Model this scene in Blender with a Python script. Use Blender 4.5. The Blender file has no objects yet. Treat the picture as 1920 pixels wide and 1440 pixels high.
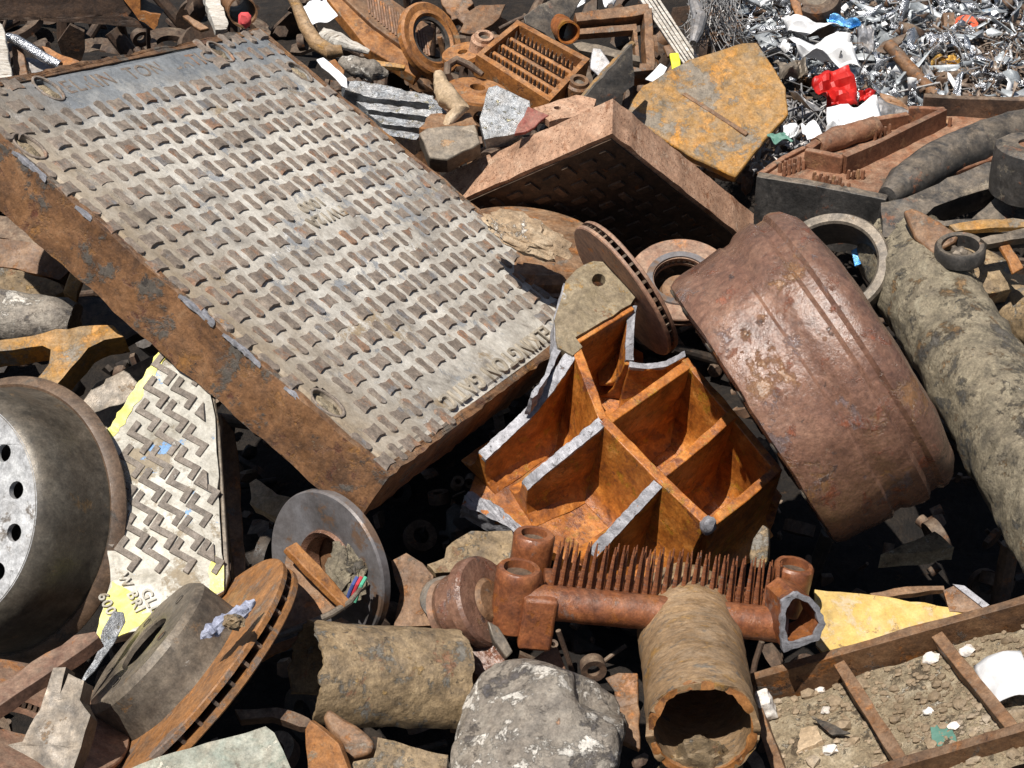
import bpy, bmesh, math, random
from mathutils import Vector, Matrix, noise
from mathutils.geometry import tessellate_polygon
R = random.Random(7)
rad = math.radians
SC = bpy.context.scene
COL = SC.collection

# ---------------------------------------------------------------- camera, sky, sun, exposure
F, TH, H = 3045.0, rad(35.0), 1.72          # focal length in pixels of a 1920 px wide frame, pitch, height
CAMP = Vector((0, 0, H))
RT = Vector((1, 0, 0)); UPV = Vector((0, math.sin(TH), math.cos(TH))); FW = Vector((0, math.cos(TH), -math.sin(TH)))
cd = bpy.data.cameras.new('camera'); cam = bpy.data.objects.new('camera', cd); COL.objects.link(cam)
cam.location = CAMP; cam.rotation_euler = (rad(90) - TH, 0, 0)
cd.sensor_width = 36; cd.lens = F / 1920 * 36; cd.clip_start = 0.05; cd.clip_end = 500
SC.camera = cam
SUN = Vector((-0.26, -0.28, 0.925)).normalized()      # direction towards the sun
w = bpy.data.worlds.new('World'); SC.world = w; w.use_nodes = True
wn = w.node_tree.nodes; wl = w.node_tree.links
sky = wn.new('ShaderNodeTexSky'); sky.sky_type = 'NISHITA'; sky.sun_disc = False
sky.sun_elevation = math.asin(SUN.z); sky.sun_rotation = math.atan2(SUN.x, SUN.y)
wl.new(sky.outputs[0], wn['Background'].inputs[0]); wn['Background'].inputs[1].default_value = 0.05
sl = bpy.data.lights.new('sun', 'SUN'); sl.energy = 5.0; sl.angle = rad(0.5); sl.color = (1, 0.955, 0.89)
so = bpy.data.objects.new('sun', sl); COL.objects.link(so); so.location = (0, 0, 6)
so.rotation_euler = SUN.to_track_quat('Z', 'Y').to_euler()
vs = SC.view_settings; vs.view_transform = 'Standard'; vs.look = 'None'; vs.exposure = 0.42; vs.gamma = 1.0
try: vs.use_curve_mapping = False
except Exception: pass
SC.cycles.max_bounces = 6

# ---------------------------------------------------------------- placing: photograph position -> place in the yard
def ray(px, py): return FW + RT * ((px - 960) / F) - UPV * ((py - 720) / F)
def U(px, py, d): return CAMP + ray(px, py) * d
def UZ(px, py, z): r = ray(px, py); return CAMP + r * ((z - H) / r.z)
def V(x, y, t): return (RT * x - UPV * y - FW * t).normalized()      # right, down, towards the viewer
def frame(o, z, x=None):
    z = z.normalized(); x = (RT if x is None else x); x = (x - z * x.dot(z)).normalized(); y = z.cross(x)
    return Matrix(((x.x, y.x, z.x, o.x), (x.y, y.y, z.y, o.y), (x.z, y.z, z.z, o.z), (0, 0, 0, 1)))
class PL:
    def __init__(s, px, py, d, n, x=None):
        s.o = U(px, py, d); s.n = n.normalized(); s.M = frame(s.o, s.n, x); s.I = s.M.inverted()
    def pt(s, px, py, off=0.0):
        r = ray(px, py); o = s.o + s.n * off
        return CAMP + r * ((o - CAMP).dot(s.n) / r.dot(s.n))
    def uv(s, px, py, off=0.0):
        q = s.I @ s.pt(px, py, off); return (q.x, q.y)
    def poly(s, pts, off=0.0): return [s.uv(a, b, off) for a, b in pts]

# ---------------------------------------------------------------- geometry
class G:
    def __init__(s): s.v = []; s.f = []
    def add(s, v, f, M=None):
        o = len(s.v); s.v += [tuple(M @ Vector(p)) if M else tuple(p) for p in v]; s.f += [tuple(i + o for i in q) for q in f]; return s
    def box(s, c, d, M=None):
        x, y, z = (k / 2 for k in d); v = [(c[0] + a * x, c[1] + b * y, c[2] + e * z) for a in (-1, 1) for b in (-1, 1) for e in (-1, 1)]
        return s.add(v, [(0, 1, 3, 2), (4, 6, 7, 5), (0, 4, 5, 1), (2, 3, 7, 6), (0, 2, 6, 4), (1, 5, 7, 3)], M)
    def prism(s, poly, z0, z1, holes=(), M=None, top=None):
        loops = [list(poly)] + [list(h) for h in holes]; flat = [p for l in loops for p in l]; n = len(flat)
        tl = [list(top)] + [list(h) for h in holes] if top else loops; tf = [p for l in tl for p in l]
        tr = tessellate_polygon([[Vector((p[0], p[1], 0)) for p in l] for l in loops])
        v = [(p[0], p[1], z0) for p in flat] + [(p[0], p[1], z1) for p in tf]
        f = [tuple(reversed(t)) for t in tr] + [tuple(i + n for i in t) for t in tr]; o = 0
        for l in loops:
            k = len(l)
            f += [(o + i, o + (i + 1) % k, n + o + (i + 1) % k, n + o + i) for i in range(k)]; o += k
        return s.add(v, f, M)
    def lathe(s, prof, seg=48, a0=0.0, a1=360.0, M=None, closed=True):
        full = abs(a1 - a0) >= 359.9; n = seg if full else seg + 1; k = len(prof); v = []; f = []
        for i in range(n):
            a = rad(a0 + (a1 - a0) * i / seg); c, q = math.cos(a), math.sin(a)
            v += [(r * c, r * q, z) for r, z in prof]
        for i in range(seg):
            j = (i + 1) % n
            for m in range(k if closed else k - 1):
                m2 = (m + 1) % k; f.append((i * k + m, j * k + m, j * k + m2, i * k + m2))
        if not full and closed: f += [tuple(range(k)), tuple((n - 1) * k + m for m in reversed(range(k)))]
        return s.add(v, f, M)
    def tube(s, path, rr, seg=10, M=None, cap=True):
        path = [Vector(p) for p in path]; n = len(path); rr = rr if isinstance(rr, (list, tuple)) else [rr] * n; v = []; f = []; x = None
        for i, p in enumerate(path):
            t = (path[min(i + 1, n - 1)] - path[max(i - 1, 0)]).normalized()
            if x is None: x = t.orthogonal().normalized()
            x = (x - t * x.dot(t)).normalized(); y = t.cross(x)
            v += [tuple(p + (x * math.cos(2 * math.pi * a / seg) + y * math.sin(2 * math.pi * a / seg)) * rr[i]) for a in range(seg)]
        for i in range(n - 1):
            for a in range(seg):
                b = (a + 1) % seg; f.append((i * seg + a, i * seg + b, (i + 1) * seg + b, (i + 1) * seg + a))
        if cap: f += [tuple(reversed(range(seg))), tuple((n - 1) * seg + a for a in range(seg))]
        return s.add(v, f, M)
    def grid(s, nx, ny, fn, M=None):
        v = [fn(i / nx, j / ny) for j in range(ny + 1) for i in range(nx + 1)]; k = nx + 1
        return s.add(v, [(j * k + i, j * k + i + 1, (j + 1) * k + i + 1, (j + 1) * k + i) for j in range(ny) for i in range(nx)], M)
    def blob(s, c, r, sub=3, amp=0.2, sc=2.0, seed=0, M=None, flat=None):
        b = bmesh.new(); bmesh.ops.create_icosphere(b, subdivisions=sub, radius=1.0); b.verts.ensure_lookup_table(); v = []
        for q in b.verts:
            k = 1 + amp * noise.fractal(q.co * sc + Vector((seed * 3.1, seed * 7.7, seed)), 0.8, 2.0, 4); p = q.co * k
            v.append((c[0] + p.x * r[0], c[1] + p.y * r[1], c[2] + p.z * r[2]))
        f = [tuple(x.index for x in q.verts) for q in b.faces]; b.free(); return s.add(v, f, M)

def jag(pts, step=0.02, amp=0.003, seed=1.0):
    out = []; n = len(pts)
    for i in range(n):
        a, b = Vector((*pts[i][:2], 0)), Vector((*pts[(i + 1) % n][:2], 0)); k = max(1, int((b - a).length / step)); t = (b - a).normalized(); q = Vector((-t.y, t.x, 0))
        for j in range(k):
            p = a.lerp(b, j / k); e = 0 if j == 0 else amp * (noise.noise(p * (0.7 / step) + Vector((seed, 0, 0))) * 1.6)
            p = p + q * e; out.append((p.x, p.y))
    return out

MESH_N = [0]
def mk(name, g, mat, parent=None, M=None, bevel=0.0, smooth=35, rough=None, solid=None, seg=2):
    """one mesh object; M turns the geometry's own axes into the parent's"""
    me = bpy.data.meshes.new(name); b = bmesh.new()
    vv = [b.verts.new(M @ Vector(p) if M else p) for p in g.v]
    for f in g.f:
        try: b.faces.new([vv[i] for i in f])
        except ValueError: pass
    bmesh.ops.remove_doubles(b, verts=b.verts, dist=1e-6)
    if not solid: bmesh.ops.recalc_face_normals(b, faces=b.faces)
    if rough:
        L, amp, sc = rough[:3]; sd = rough[3] if len(rough) > 3 else 0
        for _ in range(6):
            e = [q for q in b.edges if q.calc_length() > L]
            if not e: break
            bmesh.ops.subdivide_edges(b, edges=e, cuts=1, use_grid_fill=True)
            bmesh.ops.triangulate(b, faces=[q for q in b.faces if len(q.verts) > 4])
        b.normal_update(); of = Vector((sd, sd * 1.7, sd * 0.3))
        mv = [(q, q.normal * (amp * noise.fractal(q.co * sc + of, 0.9, 2.0, 4))) for q in b.verts]
        for q, d in mv: q.co += d
    b.to_mesh(me); b.free()
    me.polygons.foreach_set('use_smooth', [True] * len(me.polygons)); me.set_sharp_from_angle(angle=rad(smooth))
    o = bpy.data.objects.new(name, me); COL.objects.link(o)
    if parent: o.parent = parent
    for m in (mat if isinstance(mat, (list, tuple)) else [mat]): me.materials.append(MAT[m])
    if solid:
        s = o.modifiers.new('thickness', 'SOLIDIFY'); s.thickness = solid; s.offset = 0
    if bevel:
        m = o.modifiers.new('bevel', 'BEVEL'); m.width = bevel; m.segments = seg; m.limit_method = 'ANGLE'; m.angle_limit = rad(40)
    return o
def tag(o, label, cat, group=None, kind=None):
    if label: o['label'] = label
    if cat: o['category'] = cat
    if group: o['group'] = group
    if kind: o['kind'] = kind
    return o
class Thing:
    """an Empty that carries the thing's own axes; parts are meshes under it"""
    def __init__(s, name, label, cat, M, group=None):
        s.o = bpy.data.objects.new(name, None); COL.objects.link(s.o); s.o.empty_display_size = 0.05
        s.M = M.copy(); s.I = M.inverted(); s.o.matrix_world = s.M; tag(s.o, label, cat, group)
    def part(s, name, g, mat, M=None, parent=None, **k):      # M: axes of the geometry in the yard
        return mk(name, g, mat, parent or s.o, (s.I @ M) if M else None, **k)
def solo(name, label, cat, g, mat, M=None, group=None, **k):   # a thing that is one piece
    o = mk(name, g, mat, None, None, **k)
    if M: o.matrix_world = M
    return tag(o, label, cat, group)

# ---------------------------------------------------------------- materials
def lin(c): return tuple((x / 255 / 12.92 if x / 255 <= 0.04045 else ((x / 255 + 0.055) / 1.055) ** 2.4) for x in c) + (1,)
MAT = {}
def mat(name, cols, s=7.0, patch=(), rough=(0.55, 0.85), metal=0.0, bump=0.5, bd=0.003, fine=90.0, fv=0.35, spec=0.4, var=0.0, pits=None, stretch=(1, 1, 1), detail=9.0, dust=.45, zones=()):
    m = bpy.data.materials.new(name); MAT[name] = m; m.use_nodes = True; t = m.node_tree; N = t.nodes.new; L = t.links.new
    bs = t.nodes['Principled BSDF']; tc = N('ShaderNodeTexCoord'); oi = N('ShaderNodeObjectInfo')
    mp = N('ShaderNodeMapping'); mp.inputs['Scale'].default_value = stretch
    ad = N('ShaderNodeVectorMath'); ad.operation = 'ADD'; sc = N('ShaderNodeVectorMath'); sc.operation = 'SCALE'; sc.inputs['Scale'].default_value = 11.0
    cx = N('ShaderNodeCombineXYZ')
    for i in range(3): L(oi.outputs['Random'], cx.inputs[i])
    L(cx.outputs[0], sc.inputs[0]); L(tc.outputs['Object'], mp.inputs[0]); L(mp.outputs[0], ad.inputs[0]); L(sc.outputs[0], ad.inputs[1]); co = ad.outputs[0]
    def nz(scale, det=6.0, ro=0.6, dis=0.0):
        n = N('ShaderNodeTexNoise'); n.inputs['Scale'].default_value = scale; n.inputs['Detail'].default_value = det
        n.inputs['Roughness'].default_value = ro; n.inputs['Distortion'].default_value = dis; L(co, n.inputs['Vector']); return n.outputs['Fac']
    def mr(x, a, b, c, d):
        n = N('ShaderNodeMapRange'); L(x, n.inputs[0])
        for i, q in enumerate((a, b, c, d)): n.inputs[i + 1].default_value = q
        return n.outputs[0]
    def mix(f, a, b, mode='MIX'):
        n = N('ShaderNodeMix'); n.data_type = 'RGBA'; n.blend_type = mode
        if isinstance(f, float): n.inputs[0].default_value = f
        else: L(f, n.inputs[0])
        for i, q in ((6, a), (7, b)):
            if isinstance(q, tuple): n.inputs[i].default_value = q
            else: L(q, n.inputs[i])
        return n.outputs[2]
    s = s * 2.4
    n1 = nz(s, detail, 0.72, 0.5); rp = N('ShaderNodeValToRGB'); L(mr(n1, 0.33, 0.67, 0, 1), rp.inputs[0]); e = rp.color_ramp.elements
    while len(e) < len(cols): e.new(0.5)
    for i, c in enumerate(cols): e[i].position = i / max(1, len(cols) - 1); e[i].color = lin(c)
    c = rp.outputs[0]; pms = []
    for i, (pc, ps, lo, hi) in enumerate(patch):
        pm = mr(nz(ps * 2.2, 10.0, 0.74, 0.25), lo, lo + (hi - lo) * .45, 0, .92); pms.append(pm); c = mix(pm, c, lin(pc))
    for zc, ax_, z0, z1 in zones:
        sp = N('ShaderNodeSeparateXYZ'); L(tc.outputs['Object'], sp.inputs[0]); zz = N('ShaderNodeMath'); zz.operation = 'MULTIPLY_ADD'; L(nz(14, 6, .7), zz.inputs[0]); zz.inputs[1].default_value = .3; L(sp.outputs[ax_], zz.inputs[2])
        c = mix(mr(zz.outputs[0], z0 + .15, z1 + .15, 0, .85), c, lin(zc))
    if dust:
        ge = N('ShaderNodeNewGeometry'); sx = N('ShaderNodeSeparateXYZ'); L(ge.outputs['Normal'], sx.inputs[0]); du = mr(sx.outputs[2], .25, 1, 0, dust)
        mu = N('ShaderNodeMath'); mu.operation = 'MULTIPLY'; L(du, mu.inputs[0]); L(mr(nz(26, 8.0, .75, .6), .38, .64, 0, 1), mu.inputs[1]); c = mix(mu.outputs[0], c, lin((168, 150, 128)))
    lo_ = nz(3.2, 3.0, .5); c = mix(1.0, c, mr(lo_, .3, .7, .80, 1.16), 'MULTIPLY')
    if fv > .1: c = mix(1.0, c, mr(nz(300, 3.0, .75), .3, .72, 1 - fv * .75, 1 + fv * .6), 'MULTIPLY')
    nf = nz(fine, 4.0, 0.7); c = mix(1.0, c, mr(nf, 0.3, 0.75, 1 - fv, 1 + fv), 'MULTIPLY')
    if var: c = mix(1.0, c, mr(oi.outputs['Random'], 0, 1, 1 - var, 1 + var), 'MULTIPLY')
    if pits:
        vo = N('ShaderNodeTexVoronoi'); vo.inputs['Scale'].default_value = pits[0]; L(co, vo.inputs['Vector'])
        pm = mr(vo.outputs['Distance'], pits[1], pits[1] * 0.5, 0, 1); c = mix(pm, c, lin(pits[2]))
    L(c, bs.inputs['Base Color']); bs.inputs['Metallic'].default_value = metal; bs.inputs['Specular IOR Level'].default_value = spec
    L(mr(nz(s * 2.3, 6.0, 0.7), 0.3, 0.7, rough[0], rough[1]), bs.inputs['Roughness'])
    if bump:
        a = N('ShaderNodeMath'); a.operation = 'MULTIPLY_ADD'; L(nf, a.inputs[0]); a.inputs[1].default_value = 0.35; L(nz(s * 3.5, 8.0, 0.7), a.inputs[2])
        hh = a.outputs[0]
        for i, q in enumerate(pms):
            ad2 = N('ShaderNodeMath'); ad2.operation = 'MULTIPLY_ADD'; L(q, ad2.inputs[0]); ad2.inputs[1].default_value = (-.45, .4, -.3, .3)[i % 4]; L(hh, ad2.inputs[2]); hh = ad2.outputs[0]
        if pits:
            b2 = N('ShaderNodeMath'); b2.operation = 'SUBTRACT'; L(hh, b2.inputs[0]); L(pm, b2.inputs[1]); hh = b2.outputs[0]
        bu = N('ShaderNodeBump'); bu.inputs['Strength'].default_value = bump; bu.inputs['Distance'].default_value = bd; L(hh, bu.inputs['Height']); L(bu.outputs[0], bs.inputs['Normal'])
    return m
OR = (176, 98, 34)
mat('cover_dirt', [(130, 123, 114), (168, 161, 150), (190, 184, 173), (206, 201, 191)], 6, [((140, 142, 144), 5, .56, .68), ((150, 130, 102), 4, .58, .72), ((214, 211, 206), 9, .62, .7)], (.8, .95), bump=.7, bd=.002, fv=.2, zones=[((108, 114, 120), 0, .20, .06), ((142, 124, 100), 1, .24, .0)], dust=0)
mat('cover_lug', [(100, 90, 82), (124, 112, 102), (142, 130, 117)], 30, [((140, 106, 84), 9, .55, .68), ((152, 110, 64), 16, .64, .72), ((118, 117, 118), 8, .56, .68)], (.6, .85), bump=.6, bd=.0012, var=.14, dust=.3)
mat('cover_letter', [(124, 114, 100), (156, 146, 130), (184, 174, 158)], 12, [((150, 118, 84), 12, .60, .7)], (.7, .9), bump=.4, bd=.001, fv=.2, dust=0)
mat('cover_side', [(74, 54, 40), (102, 72, 48), (124, 88, 58), (138, 104, 74)], 6, [((140, 98, 54), 6, .55, .68), ((84, 80, 74), 5, .545, .64), ((88, 52, 38), 8, .57, .70), ((56, 50, 46), 7, .61, .68), ((150, 130, 104), 9, .64, .72)], (.38, .72), bump=.8, bd=.003, dust=.3)
mat('rust_orange', [(98, 52, 22), (134, 74, 28), (160, 92, 36), (176, 112, 52)], 8, [((146, 100, 26), 11, .54, .68), ((104, 54, 34), 6, .56, .7), ((78, 58, 46), 9, .64, .72)], (.32, .62), bump=.6, bd=.002, dust=.12, spec=.5)
mat('plate_gold', [(96, 84, 66), (128, 114, 90), (154, 140, 114)], 9, [((150, 116, 60), 10, .56, .68), ((110, 76, 48), 8, .62, .7), ((176, 172, 166), 16, .64, .7)], (.4, .7), bump=.7, bd=.002, dust=.2)
mat('cast_orange', [(98, 54, 24), (144, 82, 30), (174, 106, 42), (192, 130, 66)], 9, [((158, 112, 32), 13, .56, .68), ((108, 60, 38), 7, .57, .7), ((78, 56, 44), 11, .62, .71)], (.28, .56), bump=.6, bd=.002, dust=.08, spec=.5)
mat('header_rust', [(84, 50, 36), (120, 70, 42), (146, 90, 54)], 9, [((134, 78, 34), 10, .54, .68), ((112, 92, 82), 7, .60, .70)], (.25, .55), bump=.5, bd=.002, spec=.55, dust=.12)
mat('rust_bright', [(106, 66, 36), (146, 94, 46), (168, 114, 62)], 10, [((104, 66, 40), 12, .56, .7), ((128, 112, 92), 7, .60, .7)], (.5, .8), bump=.6, bd=.002, dust=.3)
mat('rust_brown', [(78, 56, 40), (112, 80, 54), (138, 104, 74)], 8, [((148, 94, 46), 9, .56, .7), ((102, 94, 86), 7, .58, .69), ((64, 48, 38), 10, .61, .69)], (.42, .78), bump=.7, bd=.002, var=.15, dust=.3)
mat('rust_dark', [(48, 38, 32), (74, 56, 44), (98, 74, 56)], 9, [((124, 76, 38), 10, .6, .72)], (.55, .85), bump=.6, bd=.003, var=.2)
mat('rust_purple', [(82, 58, 48), (114, 82, 66), (134, 101, 82)], 5, [((128, 92, 60), 4, .58, .68), ((124, 72, 50), 7, .56, .68), ((108, 92, 90), 5, .60, .68), ((66, 50, 46), 8, .62, .69)], (.14, .40), bump=.7, bd=.004, spec=.7, dust=.10)
mat('rotor_rust', [(104, 78, 64), (128, 96, 78), (150, 112, 88)], 12, [((166, 104, 48), 7, .58, .7)], (.5, .75), bump=.4, bd=.0015, var=.12)
mat('rotor_orange', [(96, 72, 54), (136, 92, 52), (160, 108, 60)], 8, [((108, 94, 84), 7, .54, .66), ((168, 108, 50), 9, .60, .7)], (.4, .7), bump=.6, bd=.002, dust=.25)
mat('rotor_steel', [(84, 80, 78), (112, 108, 108), (132, 130, 132)], 4, [((116, 92, 74), 6, .53, .66), ((92, 70, 56), 9, .62, .7)], (.28, .5), metal=.3, bump=.3, bd=.001, fv=.16, dust=.15)
mat('iron_grey', [(70, 64, 58), (98, 90, 80), (122, 112, 98)], 6, [((128, 96, 60), 8, .6, .72), ((156, 154, 148), 14, .66, .72)], (.35, .65), bump=.45, bd=.002, metal=.2)
mat('iron_black', [(36, 35, 34), (56, 54, 52), (82, 78, 74)], 6, [((122, 112, 96), 7, .58, .72), ((118, 72, 46), 6, .6, .72)], (.35, .7), bump=.5, bd=.003)
mat('bright_break', [(118, 117, 120), (146, 145, 149), (172, 171, 175)], 26, [((92, 86, 84), 30, .60, .70)], (.4, .65), metal=.25, bump=.7, bd=.0018, fv=.16, dust=0)
mat('crust', [(76, 70, 60), (104, 96, 80), (128, 118, 98), (144, 136, 116)], 9, [((124, 96, 62), 9, .56, .69), ((72, 70, 66), 8, .55, .67), ((176, 172, 160), 50, .63, .69)], (.45, .8), bump=1.0, bd=.006, fine=140, dust=.2)
mat('crust_ochre', [(90, 76, 58), (128, 108, 80), (156, 134, 102)], 12, [((106, 104, 98), 12, .55, .67), ((164, 132, 82), 16, .60, .68), ((136, 96, 70), 8, .60, .7), ((70, 60, 50), 14, .63, .69)], (.5, .85), bump=.8, bd=.004, dust=.3)
mat('pipe_tan', [(104, 82, 56), (134, 106, 74), (152, 124, 90)], 5, [((150, 112, 58), 9, .56, .68), ((96, 92, 86), 11, .58, .7)], (.55, .85), bump=.7, bd=.003, stretch=(1, 1, 2.2))
mat('tan_rust', [(130, 96, 74), (168, 130, 104), (188, 152, 126)], 6, [((136, 90, 60), 8, .56, .7), ((200, 170, 144), 9, .58, .7)], (.6, .85), bump=.6, bd=.002, pits=(150, .24, (112, 70, 46)), dust=.3)
mat('yellow_rust', [(112, 92, 62), (150, 112, 58), (176, 124, 50)], 6, [((116, 110, 100), 4, .52, .62), ((184, 126, 44), 7, .55, .68), ((98, 78, 58), 10, .64, .7)], (.5, .8), bump=.6, bd=.004)
mat('lump', [(92, 86, 80), (128, 120, 110), (152, 144, 132)], 8, [((74, 72, 74), 6, .54, .66), ((206, 200, 190), 10, .54, .62), ((168, 126, 96), 11, .65, .70)], (.3, .62), bump=.8, bd=.006, dust=.2)
mat('wheel_dark', [(50, 47, 42), (74, 69, 61), (96, 90, 80)], 4, [((112, 92, 66), 6, .60, .72)], (.3, .55), bump=.4, bd=.002, metal=.2, dust=.2)
mat('wheel_white', [(138, 136, 134), (176, 176, 176), (198, 198, 196)], 8, [((104, 96, 88), 8, .57, .67), ((74, 70, 66), 12, .64, .7)], (.35, .6), bump=.5, bd=.002, metal=.15, dust=.1)
mat('tread_paint', [(146, 140, 126), (180, 175, 163), (202, 198, 187)], 8, [((138, 124, 102), 6, .535, .66), ((104, 96, 84), 9, .62, .70), ((122, 162, 204), 5, .61, .645)], (.6, .85), bump=.6, bd=.002, fv=.22, dust=0)
mat('tread_lug', [(96, 88, 80), (118, 109, 100), (138, 129, 120)], 30, [((170, 166, 158), 30, .60, .68), ((120, 142, 168), 8, .66, .71)], (.5, .8), bump=.8, bd=.002, var=.12, dust=.2)
mat('yellow_paint', [(164, 134, 68), (190, 158, 84), (204, 178, 112)], 6, [((186, 166, 132), 6, .52, .64), ((128, 100, 62), 14, .60, .68), ((150, 112, 60), 5, .6, .72)], (.5, .75), bump=.4, bd=.002, fv=.16, dust=.25)
mat('lemon_paint', [(216, 206, 96), (236, 228, 130), (240, 236, 170)], 9, [((200, 196, 176), 8, .56, .66)], (.6, .8), bump=.4, bd=.002, fv=.14, dust=0)
mat('soil', [(122, 106, 84), (154, 138, 112), (178, 164, 140)], 9, [((196, 186, 168), 22, .60, .68), ((106, 90, 72), 8, .56, .7)], (.85, .98), bump=1.0, bd=.008, fine=160, dust=0)
mat('pebble', [(128, 108, 82), (168, 146, 118), (206, 192, 172)], 2, [], (.7, .9), bump=.6, bd=.002, var=.35)
mat('white_stone', [(196, 184, 172), (224, 216, 206), (236, 232, 226)], 9, [], (.6, .85), bump=.6, bd=.002, dust=0)
mat('white_sheet', [(206, 204, 202), (232, 232, 232), (240, 240, 242)], 3, [((150, 146, 140), 10, .66, .72)], (.35, .6), bump=.2, bd=.002, fv=.06, dust=0)
mat('white_wood', [(150, 140, 126), (200, 194, 184), (222, 218, 210)], 8, [((110, 92, 74), 9, .6, .68)], (.6, .85), bump=.8, bd=.003, stretch=(1, 8, 1))
mat('grey_sheet', [(110, 108, 108), (142, 142, 144), (168, 168, 172)], 5, [((116, 92, 70), 7, .6, .7)], (.35, .65), metal=.3, bump=.4, bd=.003, var=.15)
mat('foil_silver', [(150, 152, 156), (196, 198, 202), (220, 222, 226)], 9, [], (.18, .4), metal=.85, bump=.9, bd=.006, fv=.1, dust=0)
mat('foil_blue', [(40, 96, 150), (70, 140, 200), (140, 190, 226)], 8, [], (.2, .4), metal=.6, bump=.8, bd=.005, fv=.1, dust=0)
mat('foil_gold', [(140, 100, 40), (190, 146, 70), (214, 180, 110)], 8, [], (.25, .45), metal=.6, bump=.8, bd=.005, fv=.15, dust=0)
mat('red_sheet', [(120, 18, 16), (178, 30, 26), (200, 52, 44)], 5, [((72, 20, 20), 8, .6, .72)], (.3, .55), bump=.4, bd=.003, fv=.1, dust=0)
mat('orange_plastic', [(190, 70, 40), (222, 92, 58), (232, 120, 90)], 6, [], (.4, .6), bump=.3, fv=.08, dust=0)
mat('green_plastic', [(62, 96, 84), (84, 122, 108), (98, 136, 122)], 8, [], (.5, .7), bump=.3, fv=.1, dust=0)
mat('blue_cloth', [(112, 116, 138), (150, 154, 172), (184, 186, 200)], 16, [], (.8, .95), bump=.7, bd=.003, dust=0)
mat('yellow_strip', [(196, 196, 30), (222, 222, 44), (232, 228, 80)], 6, [((150, 110, 60), 7, .6, .68)], (.4, .6), bump=.3, fv=.08, dust=0)
mat('zinc', [(118, 122, 126), (156, 160, 164), (190, 192, 194)], 12, [((204, 196, 160), 30, .58, .66)], (.3, .55), metal=.5, bump=1.0, bd=.004)
mat('teal_block', [(96, 100, 92), (128, 134, 122), (160, 162, 150)], 6, [((200, 196, 180), 12, .58, .66), ((92, 78, 70), 7, .58, .7), ((122, 142, 130), 5, .56, .7)], (.55, .8), bump=.6, bd=.003)
mat('cable_red', [(180, 50, 60), (200, 70, 78)], 5, [], (.4, .5), bump=0, fv=.05, dust=0)
mat('cable_blue', [(60, 74, 130), (80, 94, 150)], 5, [], (.4, .5), bump=0, fv=.05, dust=0)
mat('cable_green', [(70, 150, 120), (96, 170, 140)], 5, [], (.4, .5), bump=0, fv=.05, dust=0)
mat('wire_steel', [(120, 118, 116), (170, 168, 166)], 12, [((130, 96, 66), 9, .56, .66)], (.35, .6), metal=.4, bump=0, fv=.2, dust=0)
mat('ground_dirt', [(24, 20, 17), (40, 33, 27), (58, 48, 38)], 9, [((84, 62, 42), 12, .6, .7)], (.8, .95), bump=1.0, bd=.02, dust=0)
mat('gap_shade_iron', [(22, 18, 16), (38, 31, 26), (60, 48, 38)], 8, [((84, 56, 36), 8, .60, .70)], (.4, .8), bump=.6, bd=.003, dust=.1)  # iron coloured darker to blacken the shade deep in the gaps
mat('black_rubber', [(22, 22, 24), (36, 36, 38)], 9, [], (.4, .7), bump=.4, fv=.2)
mat('rust_red', [(88, 56, 40), (122, 80, 56), (146, 104, 78)], 7, [((150, 112, 78), 8, .56, .7), ((74, 64, 56), 7, .58, .7)], (.5, .8), bump=.6, bd=.003, dust=.4)
mat('turnings', [(70, 56, 48), (110, 94, 82), (150, 136, 124)], 9, [((130, 86, 54), 12, .58, .7), ((190, 186, 182), 14, .6, .68)], (.4, .7), bump=.3, metal=.2)
mat('pale_crust', [(120, 98, 74), (156, 132, 104), (188, 170, 144)], 8, [((220, 212, 200), 8, .60, .66)], (.7, .9), bump=1.0, bd=.006)
mat('light_sheet', [(132, 138, 142), (170, 175, 178), (198, 202, 204)], 6, [((110, 104, 98), 8, .60, .7), ((126, 150, 170), 5, .62, .68)], (.3, .6), metal=.3, bump=.4, bd=.003, fv=.12, dust=.1)
mat('lip_rust', [(64, 52, 44), (88, 70, 56), (108, 86, 68)], 6, [((60, 56, 52), 6, .56, .68)], (.35, .65), bump=.5, bd=.002, dust=.15)
mat('red_brown', [(110, 52, 46), (140, 72, 64), (150, 88, 80)], 8, [((104, 92, 88), 9, .58, .68)], (.5, .75), bump=.4, bd=.002)
mat('glove_pink', [(206, 70, 72), (226, 98, 98)], 9, [], (.6, .8), bump=.3, fv=.08, dust=0)
# ---------------------------------------------------------------- ground under the heap
def gz(x, y):
    q = Vector((x, y, 0)); return -0.52 + 0.13 * noise.fractal(q * 1.3, 1.0, 2.0, 4) + 0.30 * max(0.0, min(1.0, (x - 0.35) * 1.2)) * max(0.0, min(1.0, (y - 3.0) * 0.9))
g = G(); xs = [-60, -20, -8, -4] + [-2.4 + 0.08 * i for i in range(61)] + [4, 8, 20, 60]; ys = [-40, -8, -1] + [0.4 + 0.08 * i for i in range(70)] + [8, 14, 30, 120]
g.v = [(x, y, gz(x, y) if abs(x) < 3 and 0 < y < 7 else -0.52) for y in ys for x in xs]; k = len(xs)
g.f = [(j * k + i, j * k + i + 1, (j + 1) * k + i + 1, (j + 1) * k + i) for j in range(len(ys) - 1) for i in range(k - 1)]
mk('ground', g, 'ground_dirt')['kind'] = 'structure'

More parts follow.
